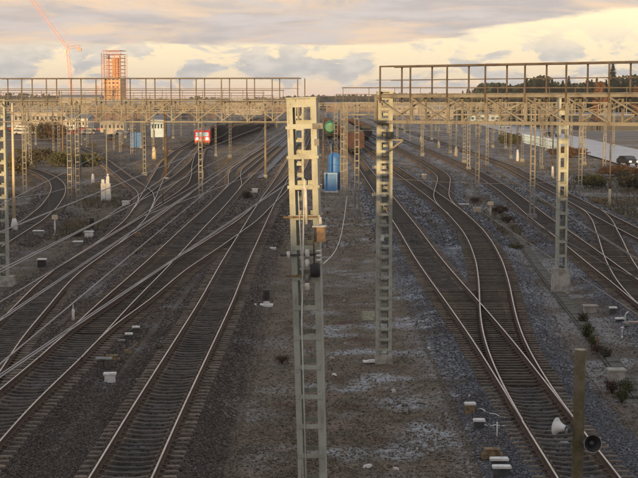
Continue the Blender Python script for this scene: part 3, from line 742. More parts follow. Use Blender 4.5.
for i in range(9):
    x0 = -8-3.4*i; wire_run('thin bright overhead wire, one of the fan above the far left tracks', [(x0*.9, 186), (x0, 255), (x0*.8, 480)], 6.5+wf.uniform(-.15, .3), twin=False, r=.014, mess=False)['group'] = 'fan of wires far left'
def cross_cable(label, a, b, mat=WIRE, r=.014, sag=.3):
    a, b = Vector(a), Vector(b)
    tag(MB().tube([a.lerp(b, i/12)+Vector((0, 0, -sag*4*(i/12)*(1-i/12))) for i in range(13)], r, 5).obj('cross_cable', mat), label, 'cable')
pa = P(388, 178, 6.9); cross_cable('thin cable stretched across the right-hand tracks to the big block-base mast', (RA[0]+.3, RA[1]+.3, 6.8), (P(560, 288).x, P(560, 288).y, 5.6), mat=MGREY, r=.012, sag=.15)
cross_cable('thin cable stretched level across the middle left tracks', (P(75, 215).x, 122, 4.1), (P(268, 173).x, 186, 4.2), mat=MGREY, r=.011)
cross_cable('pale level cable low across the far left', (P(0, 140, 5.0).x*1.05, P(0, 140, 5.0).y, 5.0), (P(100, 137, 5.0).x, P(100, 137, 5.0).y, 5.0), r=.03, sag=.1)
cross_cable('thin dark cable across the left tracks below the left gantry', (LA[0], 79, 2.6), (LB[0], 77.5, 2.9), mat=WIRE_D, r=.008, sag=.2)
# weight hanging under the single grey wire
A = P(73, 303, 6.6); mb = MB(); mb.tube([(0, 0, 0), (0, 0, -.09), (0, 0, -.1), (0, 0, -.26), (0, 0, -.27)], [.006, .006, .022, .022, .006], 8)
tag(mb.obj('hanging_clamp', PORC, None, A), 'small pale clamp hanging under the single grey wire at left', 'clamp')

# ------------------------------------------------------------------ loudspeaker post
Yp = 25.0; kp = FPX/Yp; Xp = (581-319)/kp; zt = EYE+(103-352)/kp
ps = thing('wooden_post', 'weathered mossy wooden post at the lower right, carrying two horn loudspeakers', 'post', (Xp, Yp, -.25))
mb = MB(); rr_ = [.112, .108, .104, .10, .098]
mb.tube([(0.01*i, 0, (zt+.25)*i/4) for i in range(5)], rr_, 14); mb.obj('shaft', MOSS, ps)
MB().tube([(.04, 0, zt+.25), (.04, 0, zt+.27)], .097, 14).obj('end_grain', pm('end_grain', (.40, .36, .27), (.25, .22, .16), .9, scale=20), ps)
def horn(label, x, z, az_, tilt):
    t = thing('horn_loudspeaker', label, 'loudspeaker', (x, Yp-.12, z)); t.rotation_euler = (tilt, 0, az_)
    prof = [(.0, .02), (-.02, .05), (-.07, .065), (-.12, .085), (-.17, .12), (-.20, .152), (-.205, .158)]
    MB().tube([(0, y, 0) for y, r in prof], [r for y, r in prof], 24, cap=False).obj('bell', WHITE, t)
    inner = [(-.206, .150), (-.19, .135), (-.15, .100), (-.10, .075), (-.09, .0)]
    MB().tube([(0, y, 0) for y, r in inner], [max(r, .002) for y, r in inner], 24, cap=False).obj('throat', BLACK, t)
    
    MB().tube([(0, -.10, 0), (0, -.15, 0), (0, -.165, 0)], [.05, .045, .01], 16).obj('driver_cone', DKGREY, t)
    MB().tube([(0, .0, 0), (0, .10, 0)], [.06, .055], 14).obj('driver', DKGREY, t)
    MB().bar((0, .03, 0), (-x+Xp if abs(x-Xp) > .01 else 0, .1, 0), .03, .05).obj('bracket', MGREY, t)
    return t
horn('white horn loudspeaker on the right of the post, its dark mouth facing the viewer', Xp+.20, EYE+(103-445)/kp, .12, R(-6))
horn('white horn loudspeaker on the left of the post, turned away to the track', Xp-.20, EYE+(103-431)/kp, R(-128), R(-4))

# ------------------------------------------------------------------ trackside boxes, posts, signals
def lid_box(u, v, label, w=.36, rz=0.0, body=DKGREY, lid=WHITE, h=.34, d=.26):
    p = P(u, v, -.2); t = thing('cable_box', label, 'cable box', (p.x, p.y, -.26), rz)
    MB().box((0, 0, h/2), (w*.86, d*.86, h), taper=.95).obj('body', body, t)
    lb = MB(); lb.box((0, 0, h+.025), (w, d, .05)); lb.box((0, 0, h+.056), (w*.92, d*.9, .014)); lb.obj('lid', lid, t)
    MB().tube([(w*.2, -d*.3, 0), (w*.2, -d*.6, 0), (w*.3, -d*.9, -.05)], .03, 8).obj('cable_gland', BLACK, t)
    return t
lid_box(470, 413, 'rusty box with white lid left of the right-hand switch, farther of two', body=OCHRE)
lid_box(479, 430, 'dark box with white lid left of the right-hand switch, nearer of two')
lid_box(499, 470, 'dark white-lidded box at the bottom edge by the point machine, farther of two', w=.5)
lid_box(501.5, 478, 'dark white-lidded box at the bottom edge by the point machine, nearer of two', w=.5)
lid_box(136, 334, 'white-lidded dark box beside the second left track, farthest of three', .33, .1)
lid_box(129, 341, 'white-lidded dark box beside the second left track, middle of three', .33, .1)
lid_box(121.5, 345, 'low dull-lidded dark box beside the second left track, nearest of three', .30, .1, h=.22, lid=MGREY)
lid_box(110, 381, 'pale box on the gravel below the ochre point machine', .46, .1, body=WHITE, h=.3, d=.34)
lid_box(613, 314, 'white-lidded box left of the pale tray at the right edge', .36)
lid_box(619.5, 322, 'white-lidded low box nearest to the pale tray at the right edge', .40, h=.2)
lid_box(38.5, 237, 'pale grey box left of the yellow dwarf post on the far left', .8, body=MGREY, lid=WHITE, h=.5, d=.5)
lid_box(89, 237, 'white-lidded box right of the small green bush on the left', .7, body=WHITE, h=.45, d=.5)
lid_box(78, 246, 'white-lidded low box below the small green bush on the left', .7, body=MGREY, h=.35, d=.5)
lid_box(42, 266, 'white-lidded black box by the far left track', .55, body=BLACK, h=.45, d=.5)
lid_box(126, 206, 'white box in the fork of the curved left track', .8, body=WHITE, h=.5, d=.6)
lid_box(255, 193, 'white box beside the dark bush left of the near mast', .7, body=WHITE, h=.5, d=.5)
lid_box(250, 195, 'paler lower box touching the dark bush left of the near mast', .6, body=MGREY, h=.35, d=.5)
lid_box(273, 250, 'small white box on the gravel left of the near mast', .42, body=WHITE, h=.18, d=.3)
lid_box(464, 208, 'pale box pair at the right of the kinked track', .9, body=MGREY, h=.4, d=.5)
lid_box(477, 212, 'cream box left of the rusty shrub', .75, body=CREAM, lid=CREAM, h=.4, d=.5)
lid_box(590, 312, 'weathered concrete block left of the white-lidded boxes at right', .70, body=CONC, lid=CONC, h=.34, d=.5)
lid_box(616, 380, 'weathered concrete block with green weeds at the right edge', .66, body=CONC, lid=CONC, h=.42, d=.5)
lid_box(424, 180, 'small grey cabinet between the two tracks right of the middle mast', .62, body=MGREY, h=.75, d=.5)
p = P(128, 353, -.2); t = thing('lever_stand', 'small ochre switch lever stand right of the left point machine', 'switch lever', (p.x, p.y, -.26), .3)
MB().box((0, 0, .10), (.34, .22, .2), taper=.7).obj('stand', OCHRE, t); MB().bar((0, 0, .2), (.34, -.05, .42), .035, .035).obj('lever', MGREY, t); MB().tube([(.34, -.05, .40), (.40, -.06, .46)], .06, 8).obj('weight', OCHRE, t)
p = P(104, 369, -.2); t = thing('relay_box', 'grey double-doored relay box left of the pale box by the left switch', 'relay box', (p.x, p.y, -.26), .1)
MB().box((0, 0, .22), (.44, .34, .44), taper=.95).obj('body', CONC_D, t); MB().box((0, 0, .46), (.62, .44, .05)).obj('lid', MGREY, t); MB().box((0, -.172, .22), (.02, .012, .36)).obj('door_gap', BLACK, t)
p = P(94, 374, -.2); t = thing('cable_drum', 'black coil of cable lying left of the relay box', 'cable coil', (p.x, p.y, -.2))
for k in range(3): MB().tube([(math.cos(a)*.22, math.sin(a)*.16, .04+.045*k) for a in np.linspace(0, 6.28, 17)], .03, 6, cap=False).obj('coil', BLACK, t)
for a, b, lab in (((112, 357), (122, 345), 'thin black cable from the left point machine to the lidded boxes'), ((478, 413), (505, 424), 'white cable looping from the rusty lidded box to the right track'), ((478, 428), (505, 432), 'white cable from the dark lidded box to the right track')):
    A, B = P(*a, -.2), P(*b, -.2); n_ = Vector((0, .25, 0))
    tag(MB().tube([(lambda w: Vector((w.x, w.y, float(gz(w.x, w.y))+.035+.03*math.sin(i*1.3))))(A.lerp(B, i/10)+n_*math.sin(i*.9)*.5) for i in range(11)], .016, 6).obj('ground_cable', BLACK if a[0] < 200 else WHITE), lab, 'cable')
# flat white plate by the middle mast and a pale square sign plate
p = P(371, 361, -.2); tag(MB().box((0, 0, .03), (.62, .34, .05), 0, .05).box((.1, .02, .075), (.4, .2, .03), 0, .3).obj('white_board', WHITE, None, (p.x, p.y, -.24)), 'flat white board lying by the foot of the middle mast', 'board')
p = P(368.5, 320, -.2); t = thing('sign_plate', 'pale square plate with worn lettering standing left of the middle mast foot', 'sign', (p.x, p.y, -.26))
MB().box((0, 0, .25), (.55, .05, .42)).obj('plate', pm('plate_paint', (.46, .47, .36), (.28, .28, .2), .7, scale=9), t)
for s in (-.2, .2): MB().box((s, .05, .12), (.04, .04, .26)).obj('leg', MGREY, t)
# tray / basket at the right edge
p = P(632, 327, -.2); t = thing('pale_tray', 'pale metal tray with raised bow at the right edge', 'tray', (p.x, p.y, -.26))
MB().box((0, 0, .2), (.75, .5, .12)).obj('tray', MGREY, t); MB().tube([(-.33, -.2, .2), (-.36, -.2, .55), (-.3, -.2, .72), (-.2, -.2, .78)], .03, 8).obj('bow', WHITE, t)
MB().box((.1, 0, .28), (.5, .35, .05)).obj('lid', pm('pinkish', (.42, .30, .24), rough=.7), t)
# white cabinet, dwarf signals, posts on the left
p = P(106, 200, -.2); t = thing('white_cabinet', 'white two-part equipment cabinet on the left', 'cabinet', (p.x, p.y, -.26))
MB().box((0, 0, .85), (.95, .6, 1.7)).box((0, 0, 1.72), (1.02, .66, .05)).obj('cabinet', WHITE, t)
MB().box((-.27, -.01, 1.95), (.3, .4, .45)).obj('upper_box', WHITE, t); MB().box((.22, .0, 2.1), (.30, .3, .7)).tube([(.22, 0, 2.4), (.22, 0, 2.75)], [.12, .1], 8).obj('lamp_head', WHITE, t)
MB().box((0, -.31, .85), (.03, .012, 1.5)).obj('door_gap', MGREY, t)
def dwarf(u, v, label, h, head, post=WHITE, hm=WHITE, r=.06, lens=None):
    p = P(u, v, -.2); t = thing('dwarf_signal', label, 'signal', (p.x, p.y, -.26))
    MB().tube([(0, 0, 0), (0, 0, h)], [r, r*.9], 10).box((0, 0, .05), (r*4, r*4, .1)).obj('post', post, t)
    MB().box((0, 0, h+head[1]/2), (head[0], head[0]*.8, head[1]), taper=.9).obj('head', hm, t)
    if lens: 
        for k in range(lens): MB().tube([(0, -head[0]*.4, h+head[1]*(.3+.4*k)), (0, -head[0]*.4-.08, h+head[1]*(.3+.4*k))], .08, 10).obj('lens_hood', BLACK, t)
    return t
dwarf(55, 235, 'white post with cream box on top on the far left', 1.25, (.42, .30), hm=CREAM)
dwarf(92, 230, 'dark dwarf signal left of the white cabinet pole', .2, (.34, .80), hm=BLACK, lens=2)
dwarf(266.5, 305, 'short dark dwarf signal on a white block in the gravel left of the near mast', .28, (.34, .55), post=WHITE, hm=DKGREY, r=.16, lens=2)
dwarf(255.5, 307, 'tiny white stub beside the dwarf signal left of the near mast', .18, (.12, .05), r=.05)
dwarf(385.5, 225, 'dark hooded box on a stand left of the middle mast', .35, (.34, .70), post=MGREY, hm=BLACK, lens=1)
dwarf(221, 229, 'short pale marker stub between the first and second left tracks', .35, (.10, .06), r=.05, post=OCHRE, hm=OCHRE)
dwarf(163, 207, 'greenish post between the S-curved left tracks', 1.8, (.16, .1), post=SHRUB, hm=OCHRE)
dwarf(490.5, 217, 'cream T-shaped marker post left of the rusty shrub', 1.1, (.5, .3), post=CREAM, hm=CREAM)
dwarf(138, 240, 'small ochre point lamp beside the third left track', .3, (.4, .3), post=OCHRE, hm=OCHRE)
dwarf(622, 337, 'thin white stake below the pale tray at the right edge', .45, (.14, .05), r=.018, post=WHITE, hm=WHITE)
dwarf(497, 440, 'thin curved white stake beside the right point machine', .55, (.05, .05), r=.02)
dwarf(597, 350, 'small rusty stake in the weeds at the right', .45, (.16, .14), r=.03, post=OCHRE, hm=OCHRE)
# hydrant-like drum by the slim pole on the right
p = P(600, 203, -.2); t = thing('rusty_mound', 'brown heap of old fittings by the slim pole on the right', 'scrap heap', (p.x, p.y, -.26))
mb = MB()
for i in range(14): mb.box((random.uniform(-.8, .8), random.uniform(-.3, .3), random.uniform(.05, .5)), (random.uniform(.3, .7), random.uniform(.2, .5), random.uniform(.1, .3)), 0, random.uniform(0, 3))
mb.obj('fittings', OCHRE, t)
# concrete cable trough along the right tracks: each lid a piece
tp = [P(u, v, -.2) for u, v in ((640, 398), (600, 345), (569, 306), (538, 266), (520, 240), (497, 220), (478, 207))]
t = thing('cable_trough', 'concrete cable trough with separate lids along the right-hand tracks', 'cable trough', (tp[0].x, tp[0].y, -.2))
ld = MB().box((0, 0, 0), (.46, .94, .07), taper=.96).data('trough_lid', CONC_D); sd2 = MB().box((-.29, 0, -.05), (.07, 1.0, .16)).box((.29, 0, -.05), (.07, 1.0, .16)).data('trough_side', CONC_D)
for a, b in zip(tp[:-1], tp[1:]):
    n_ = int((b-a).length); rz = -math.atan2((b-a).x, (b-a).y)
    for i in range(n_):
        q = a.lerp(b, (i+.5)/n_)-tp[0]
        ob('trough_lid', ld, t, (q.x, q.y, random.uniform(-.015, .015)+.03), (0, random.uniform(-.02, .02), rz+random.uniform(-.02, .02))); ob('trough_side', sd2, t, (q.x, q.y, 0), (0, 0, rz))
# blocks of loose timber and rubble scattered on the middle strip
rb = random.Random(11)
for i in range(16):
    u, v = rb.uniform(330, 470), rb.uniform(290, 470); p = P(u, v, -.2)
    if dist_tracks(np.array([p.x]), np.array([p.y]))[0] < 1.8: continue
    w = rb.uniform(.12, .32)
    mb = MB(); mb.box((0, 0, .03), (w, w*rb.uniform(.25, .7), rb.uniform(.04, .10)), 0, rb.uniform(0, 3), taper=.8)
    tag(mb.obj('rubble_piece', rb.choice((CONC, WHITE, CONC_D)), None, (p.x, p.y, float(gz(p.x, p.y)))), 'small pale piece of rubble lying on the bare strip between the masts', 'rubble', 'rubble on the middle strip')

# ------------------------------------------------------------------ blue tank and cabin
p = P(334.5, 189, -.2); t = thing('blue_tank', 'tall blue upright tank with rounded top right of the near mast', 'tank', (p.x, p.y, -.26))
mb = MB(); prof = [(0, .72), (.1, .76), (3.5, .76), (3.9, .70), (4.15, .5), (4.25, .02)]
mb.tube([(0, 0, z) for z, r in prof], [r for z, r in prof], 28); mb.obj('shell', BLUE, t)
for z in (.9, 1.9, 2.9): MB().tube([(0, 0, z-.04), (0, 0, z+.04)], .785, 28).obj('rib', BLUE, t)
MB().tube([(-.35, 0, 4.0), (-.42, 0, 5.3)], .03, 6).obj('vent_pipe', PALEBLUE, t)
MB().tube([(.2, -.72, .4), (.2, -.86, .4)], .22, 14).obj('manhole', DKGREY, t)
MB().tube([(.55, -.62, .1), (.62, -.66, 3.6), (.5, -.3, 4.1)], .05, 8).obj('fill_pipe', MGREY, t)
p = P(330, 191.5, -.2); t = thing('blue_cabin', 'small bright blue cabin with white roof in front of the blue tank', 'cabin', (p.x, p.y, -.26))
MB().box((0, 0, 1.1), (1.55, 1.4, 1.9)).obj('walls', BLUE2, t); MB().box((0, 0, 2.1), (1.72, 1.6, .10), taper=.96).obj('roof', PALEBLUE, t)
MB().box((0, -.72, 1.05), (1.2, .04, 1.6)).obj('door', BLUE2, t); MB().box((0, 0, .09), (1.75, 1.6, .16)).obj('skid', WHITE, t)
for s in (-.77, .77): MB().box((s, -.71, 1.1), (.06, .05, 1.9)).obj('corner_trim', PALEBLUE, t)

# ------------------------------------------------------------------ trains
def bogie(x, parent):
    mb = MB()
    for yy in (-.9, .9):
        for s in (-.8, .8): mb.tube([(s_x, yy+s, .48) for s_x in (.68, .82)], .48, 14); mb.tube([(s_x, yy+s, .48) for s_x in (-.82, -.68)], .48, 14)
        mb.box((0, yy, .55), (1.9, 1.2, .25))
    mb.obj('bogie', BLACK, parent, (0, x, .18))
def wagon(label, kind, mat):
    t = thing('freight_wagon', label, 'wagon')
    bogie(2.6, t); bogie(11.0, t); MB().box((0, 6.8, 1.25), (2.6, 13.4, .3)).obj('frame', BLACK, t)
    MB().box((0, -.05, 1.15), (.3, .7, .3)).obj('coupler', BLACK, t)
    if kind == 'box':
        MB().box((0, 6.8, 2.75), (3.1, 13.2, 2.7)).obj('body', mat, t)
        MB().prism([(-1.6, 4.1), (1.6, 4.1), (1.3, 4.45), (.5, 4.62), (-.5, 4.62), (-1.3, 4.45)], .1, 13.5).obj('roof', DKGREY, t)
        for yy in (.35, 4.5, 9.1, 13.1):
            for s in (-1.57, 1.57): MB().box((s, yy, 2.75), (.06, .12, 2.6)).obj('side_rib', mat, t)
        for s in (-1.58, 1.58): MB().box((s, 6.8, 2.7), (.07, 2.4, 2.3)).obj('door', mat, t)
    elif kind == 'open':
        mb = MB()
        for s in (-1.5, 1.5): mb.box((s, 6.8, 2.6), (.1, 13.2, 2.3))
        for yy in (.2, 13.4): mb.box((0, yy, 2.6), (3.1, .1, 2.3))
        mb.obj('body', mat, t); MB().box((0, 6.8, 3.2), (2.9, 13.0, .7), taper=.8).obj('load', BLACK, t)
        for i in range(8):
            for s in (-1.58, 1.58): MB().box((s, .6+i*1.77, 2.6), (.08, .12, 2.3)).obj('side_rib', mat, t)
    else:
        MB().tube([(0, .5, 2.95), (0, .7, 2.95), (0, 12.9, 2.95), (0, 13.1, 2.95)], [1.2, 1.55, 1.55, 1.2], 28).obj('tank', mat, t)
        MB().tube([(0, 6.8, 4.4), (0, 6.8, 4.75)], .5, 14).obj('dome', mat, t)
        for yy in (2.5, 11): MB().box((0, yy, 1.65), (2.4, .5, .7)).obj('saddle', BLACK, t)
    return t
def place_row(key, kinds, y0, n, labels, group):
    y = y0
    for i in range(n):
        k, m = kinds[0] if i == 0 else kinds[1+(i-1) % (len(kinds)-1)]; pk = (k, m.name)
        if pk not in PROTO:
            w = wagon('', k, m); PROTO[pk] = (w, tree_of(w)); o = w
        else: o = copy_tree(*PROTO[pk], (0, 0, 0))
        x = float(np.interp(y, *T[key])); x2 = float(np.interp(y+13, *T[key]))
        o.location = (x, y, 0); o.rotation_euler = (0, 0, -math.atan2(x2-x, 13)); o['label'] = labels[0] if i == 0 else labels[1]
        o['group'] = group; y += 14.4
PROTO = {}
place_row('S1', [('box', W_BROWN), ('open', W_BROWN), ('box', W_BROWN)], 274, 14, ('brown boxcar with its end showing right of the blue tank', 'brown wagon in the row behind the brown boxcar'), 'brown wagons right of the blue tank')
place_row('S2', [('tank', W_GREEN), ('open', W_BROWN), ('open', W_BROWN)], 405, 12, ('green tank wagon end-on just right of the near mast', 'wagon in the row behind the green tank wagon'), 'wagons behind the green tank')
place_row('S4', [('open', W_DARK), ('open', W_DARK), ('open', W_BROWN)], 345, 18, ('first dark open wagon right of the red locomotive', 'wagon in the long dark train right of the red locomotive'), 'dark train')
place_row('S5', [('tank', W_DARK), ('open', W_DARK)], 400, 12, ('first black tank wagon left of the dark open wagons', 'black wagon in the row beside the dark train'), 'black wagons')
place_row('S6', [('open', W_DARK), ('open', W_BROWN)], 380, 12, ('first dark open wagon right of the brown boxcar', 'wagon in the row right of the brown boxcars'), 'wagons on the right siding')
# red locomotive on T4
ly = P(201, 149).y; lx = float(np.interp(ly, *T['T4'])); ex = float(np.interp(ly+18, *T['T4']))
lo = thing('red_locomotive', 'red electric locomotive with two lit headlamps coming towards the viewer', 'locomotive', (lx, ly, 0), -math.atan2(ex-lx, 18))
bogie(4.5, lo); bogie(13.5, lo)
bd = MB(); bd.prism([(.25, 1.2), (0, 1.6), (0, 2.5), (.45, 3.6), (.7, 3.95), (17.3, 3.95), (18, 2.5), (18, 1.2)], -1.58, 1.58, 'x'); bd.obj('body', RED, lo)
MB().box((0, 9, 1.1), (2.9, 17.0, .5)).obj('underframe', BLACK, lo)
MB().box((0, 9, 4.05), (2.6, 15.5, .25), taper=.9).obj('roof', MGREY, lo)
ws = MB()
for s in (-.72, .72): ws.add([(s-.6, .03, 2.65), (s+.6, .03, 2.65), (s+.6, .40, 3.52), (s-.6, .40, 3.52)], [(0, 1, 2, 3)])
ws2 = MB()
for s in (-.72, .72):
    w = MB(); w.add([(s-.6, .02, 2.65), (s+.6, .02, 2.65), (s+.6, .38, 3.52), (s-.6, .38, 3.52), (s-.6, .10, 2.65), (s+.6, .10, 2.65), (s+.6, .46, 3.52), (s-.6, .46, 3.52)], [(0, 1, 2, 3), (7, 6, 5, 4), (0, 4, 5, 1), (1, 5, 6, 2), (2, 6, 7, 3), (3, 7, 4, 0)])
    w.obj('windscreen', PALEBLUE, lo)
MB().box((0, -.015, 1.95), (3.17, .03, .16)).obj('front_stripe', CREAM, lo); MB().box((0, .12, 1.35), (3.0, .2, .35)).obj('buffer_beam', W_ORANGE, lo)
HL = emis('headlamp', (1.0, .93, .82), 4)
for s in (-1.0, 1.0): MB().tube([(s, -.02, 2.2), (s, -.12, 2.2)], .27, 14).obj('headlamp', HL, lo)
for s in (-.95, .95): MB().tube([(s, .05, 1.15), (s, -.45, 1.15)], .2, 10).obj('buffer', BLACK, lo)
for yy in (4, 13.5):
    MB().tube([(-.5, yy, 4.2), (-.6, yy+1.2, 4.8), (-.5, yy+.1, 5.5), (.5, yy+.1, 5.5), (.6, yy+1.2, 4.8), (.5, yy, 4.2)], .05, 6).obj('pantograph', DKGREY, lo)
yv = ly+19
for i in range(7):
    k = ('box', W_ORANGE.name)
    if k not in PROTO: w = wagon('', 'box', W_ORANGE); PROTO[k] = (w, tree_of(w)); o = w
    else: o = copy_tree(*PROTO[k], (0, 0, 0))
    x = float(np.interp(yv, *T['T4'])); x2 = float(np.interp(yv+13, *T['T4'])); o.location = (x, yv, 0); o.rotation_euler = (0, 0, -math.atan2(x2-x, 13))
    o['label'] = 'orange-brown boxcar coupled right behind the red locomotive' if i == 0 else 'orange-brown boxcar farther back in the red locomotive train'; o['group'] = 'red locomotive train'; yv += 14.4

# ------------------------------------------------------------------ grey strip (left) and wet road (right)
def strip(name, pts, mat, z, kind='structure'):
    v = []; 
    for (a, b) in pts: v += [P(*a, z), P(*b, z)]
    mb = MB(); mb.add(v, [(2*i, 2*i+1, 2*i+3, 2*i+2) for i in range(len(pts)-1)]); return tag(mb.obj(name, mat), kind=kind)
strip('gravel_path', [((222, 178), (262, 178)), ((236, 168), (272, 168)), ((252, 157), (283, 157)), ((268, 146), (294, 146)), ((285, 133), (303, 133)), ((300, 121), (310, 121))], pm('pale_gravel', (.19, .19, .205), (.12, .12, .13), .95, scale=1.2, bump=.4), -.04)
WET_SKY = pm('wet_asphalt_sky_tint', (.30, .36, .43), (.21, .25, .30), .28, scale=.12, bump=.05, spec=.7)  # pale blue base colour carries the sky's reflection on the wet road
strip('road', [((700, 195), (700, 162)), ((638, 170), (638, 149.5)), ((600, 158), (600, 141.5)), ((560, 147), (560, 133)), ((520, 136), (520, 125)), ((490, 128), (492, 119)), ((462, 120), (466, 113.5)), ((430, 113), (436, 109))], WET_SKY, .02)
# ground cover between the yard and the road
def shrub(u, v, label, r, h, mat, n=260, seed=0, cat='shrub', name='shrub', group=None, world=None):
    q = np.random.default_rng(seed); p = P(u, v, -.2) if world is None else Vector((*world, 0)); t = thing(name, label, cat, (p.x, p.y, -.26), group=group)
    mb = MB()
    for i in range(16):
        a = q.uniform(0, 6.28); e = (math.cos(a)*r*q.uniform(.2, .8), math.sin(a)*r*q.uniform(.2, .8), h*q.uniform(.6, 1.15))
        mb.tube([(0, 0, 0), (e[0]*.4, e[1]*.4, e[2]*.6), e], [.02, .014, .006], 4)
    mb.obj('stems', TRUNK, t); n *= 3
    c = q.normal(0, 1, (n, 3)); c /= np.linalg.norm(c, axis=1)[:, None]; rad = q.uniform(.2, 1, n)**.5
    lump = .75+.35*np.sin(c[:, 0]*5+seed)*np.cos(c[:, 1]*4+c[:, 2]*3)
    c = c*(rad*lump)[:, None]*np.array([r, r, h*.5])+np.array([0, 0, h*.52]); s = max(r, h)*.048
    ax = q.normal(0, 1, (n, 3)); ax /= np.linalg.norm(ax, axis=1)[:, None]; bx_ = np.cross(ax, q.normal(0, 1, (n, 3))); bx_ /= np.linalg.norm(bx_, axis=1)[:, None]
    sz = s*q.uniform(.6, 1.6, (n, 1))
    V = np.stack([c-ax*sz, c+bx_*sz*.6, c+ax*sz, c-bx_*sz*.6], 1).reshape(-1, 3); F = np.arange(n*4).reshape(n, 4)
    ob('leaves', numpy_mesh('leaves', V, F, mat, quads=True), t)
    return t
shrub(247, 199, 'dark round bush between the straight left tracks', .75, .95, SHRUB, 420, 1)
shrub(282, 362, 'low reddish dead weed clump left of the near mast', .38, .35, SHRUB_R, 260, 2)
shrub(160, 352, 'tuft of yellow-green weeds inside the straight left track', .28, .34, SHRUB_G, 220, 3)
shrub(184, 345, 'dark weed tuft inside the straight left track, right of the yellow-green one', .36, .2, SHRUB, 180, 4)
shrub(500, 213, 'rusty red low shrub right of the kinked track', 1.1, .8, SHRUB_R, 420, 5)
shrub(475, 203, 'rusty red low shrub above the cream box on the right', .8, .7, SHRUB_R, 320, 6)
shrub(508, 222, 'smaller rusty shrub at the end of the pale ballast on the right', .8, .6, SHRUB_R, 320, 7)
shrub(516, 248, 'flat green weed patch on the right between track and trough', .7, .35, SHRUB_G, 300, 8)
shrub(587, 338, 'tall yellow-green weeds beside the concrete block on the right', .30, .75, SHRUB_G, 320, 9)
shrub(598, 352, 'rusty weeds in front of the yellow-green ones at right', .45, .4, SHRUB_R, 260, 10)
shrub(622, 402, 'bright green weeds below the right-hand concrete block', .32, .55, SHRUB_G, 340, 12)
for i_, (u_, v_, lab_, m_) in enumerate(((593, 345, 'olive weed clump between the two concrete blocks on the right', SHRUB_G), (606, 358, 'brownish weed clump left of the right-hand concrete block', SHRUB), (627, 392, 'green weed clump touching the right edge below the concrete block', SHRUB_G), (583, 322, 'low brown weed clump just below the left concrete block', SHRUB), (612, 392, 'flat brown weed clump left of the bright green weeds at right', SHRUB_R))): shrub(u_, v_, lab_, .34, .5, m_, 260, 200+i_)
shrub(78, 236, 'small green bush among the white boxes on the far left', .8, .45, SHRUB_G, 260, 13)
shrub(510, 146, 'big yellowish bush by the fence under the right gantry', 3.4, 3.2, SHRUB_G, 900, 14)
shrub(592, 187, 'olive scrub right of the big block-base mast', 2.4, 1.6, SHRUB_G, 800, 15)
shrub(636, 190, 'brown scrub at the right edge below the road', 3.0, 2.0, SHRUB, 700, 16)
shrub(620, 176, 'brown scrub along the near edge of the wet road', 4.0, 1.6, SHRUB_R, 700, 17)
shrub(570, 157, 'reddish scrub on the road bank above the fence', 4.6, 2.0, SHRUB_R, 700, 18)
shrub(40, 163, 'brown bush in the far left behind the tight curve', 3.4, 2.6, SHRUB, 700, 19)
shrub(66, 166, 'green bush in the far left behind the tight curve', 3.6, 2.4, SHRUB_G, 800, 20)
shrub(84, 166, 'wide green bush left of the slim masts on the left', 3.6, 2.2, SHRUB_G, 700, 21)
shrub(18, 175, 'tall olive bush at the far left edge inside the curve', 2.6, 3.0, SHRUB, 600, 22)
shrub(55, 142, 'rusty tree-like bush in front of the far left warehouses', 4.0, 5.5, SHRUB_R, 700, 23)
shrub(44, 141, 'dark bush in front of the far left warehouses', 4.5, 5.5, SHRUB, 700, 24)
rs = random.Random(5)
for i in range(46):
    Y = rs.uniform(180, 520); s = rs.choice((-1, 1)); X = s*rs.uniform(.13, .225)*Y
    if dist_tracks(np.array([X]), np.array([Y]))[0] < 3.5: continue
    if s > 0 and 230 < Y: continue
    shrub(0, 0, 'low scrub clump on the rough ground beside the outer tracks', rs.uniform(1, 2.6), rs.uniform(.6, 1.5), rs.choice((SHRUB, SHRUB_R, SHRUB_G, SHRUB)), 160, 100+i, group='scrub beside the outer tracks', world=(X, Y))

# fence by the road
fa, fb = P(523, 142), P(560, 150)
t = thing('pale_fence', 'pale upright paling fence below the wet road on the right', 'fence', (fa.x, fa.y, -.2))
pd_ = MB().box((0, 0, 1.1), (.30, .05, 2.2)).data('pale', PALEBLUE); nf = 26
for i in range(nf): q = fa.lerp(fb, i/(nf-1))-fa; ob('pale', pd_, t, (q.x, q.y, random.uniform(-.05, .05)))
for z in (.5, 1.7): MB().bar((0, .06, z), Vector(fb-fa)+Vector((0, .06, z)), .06, .1).obj('rail', MGREY, t)

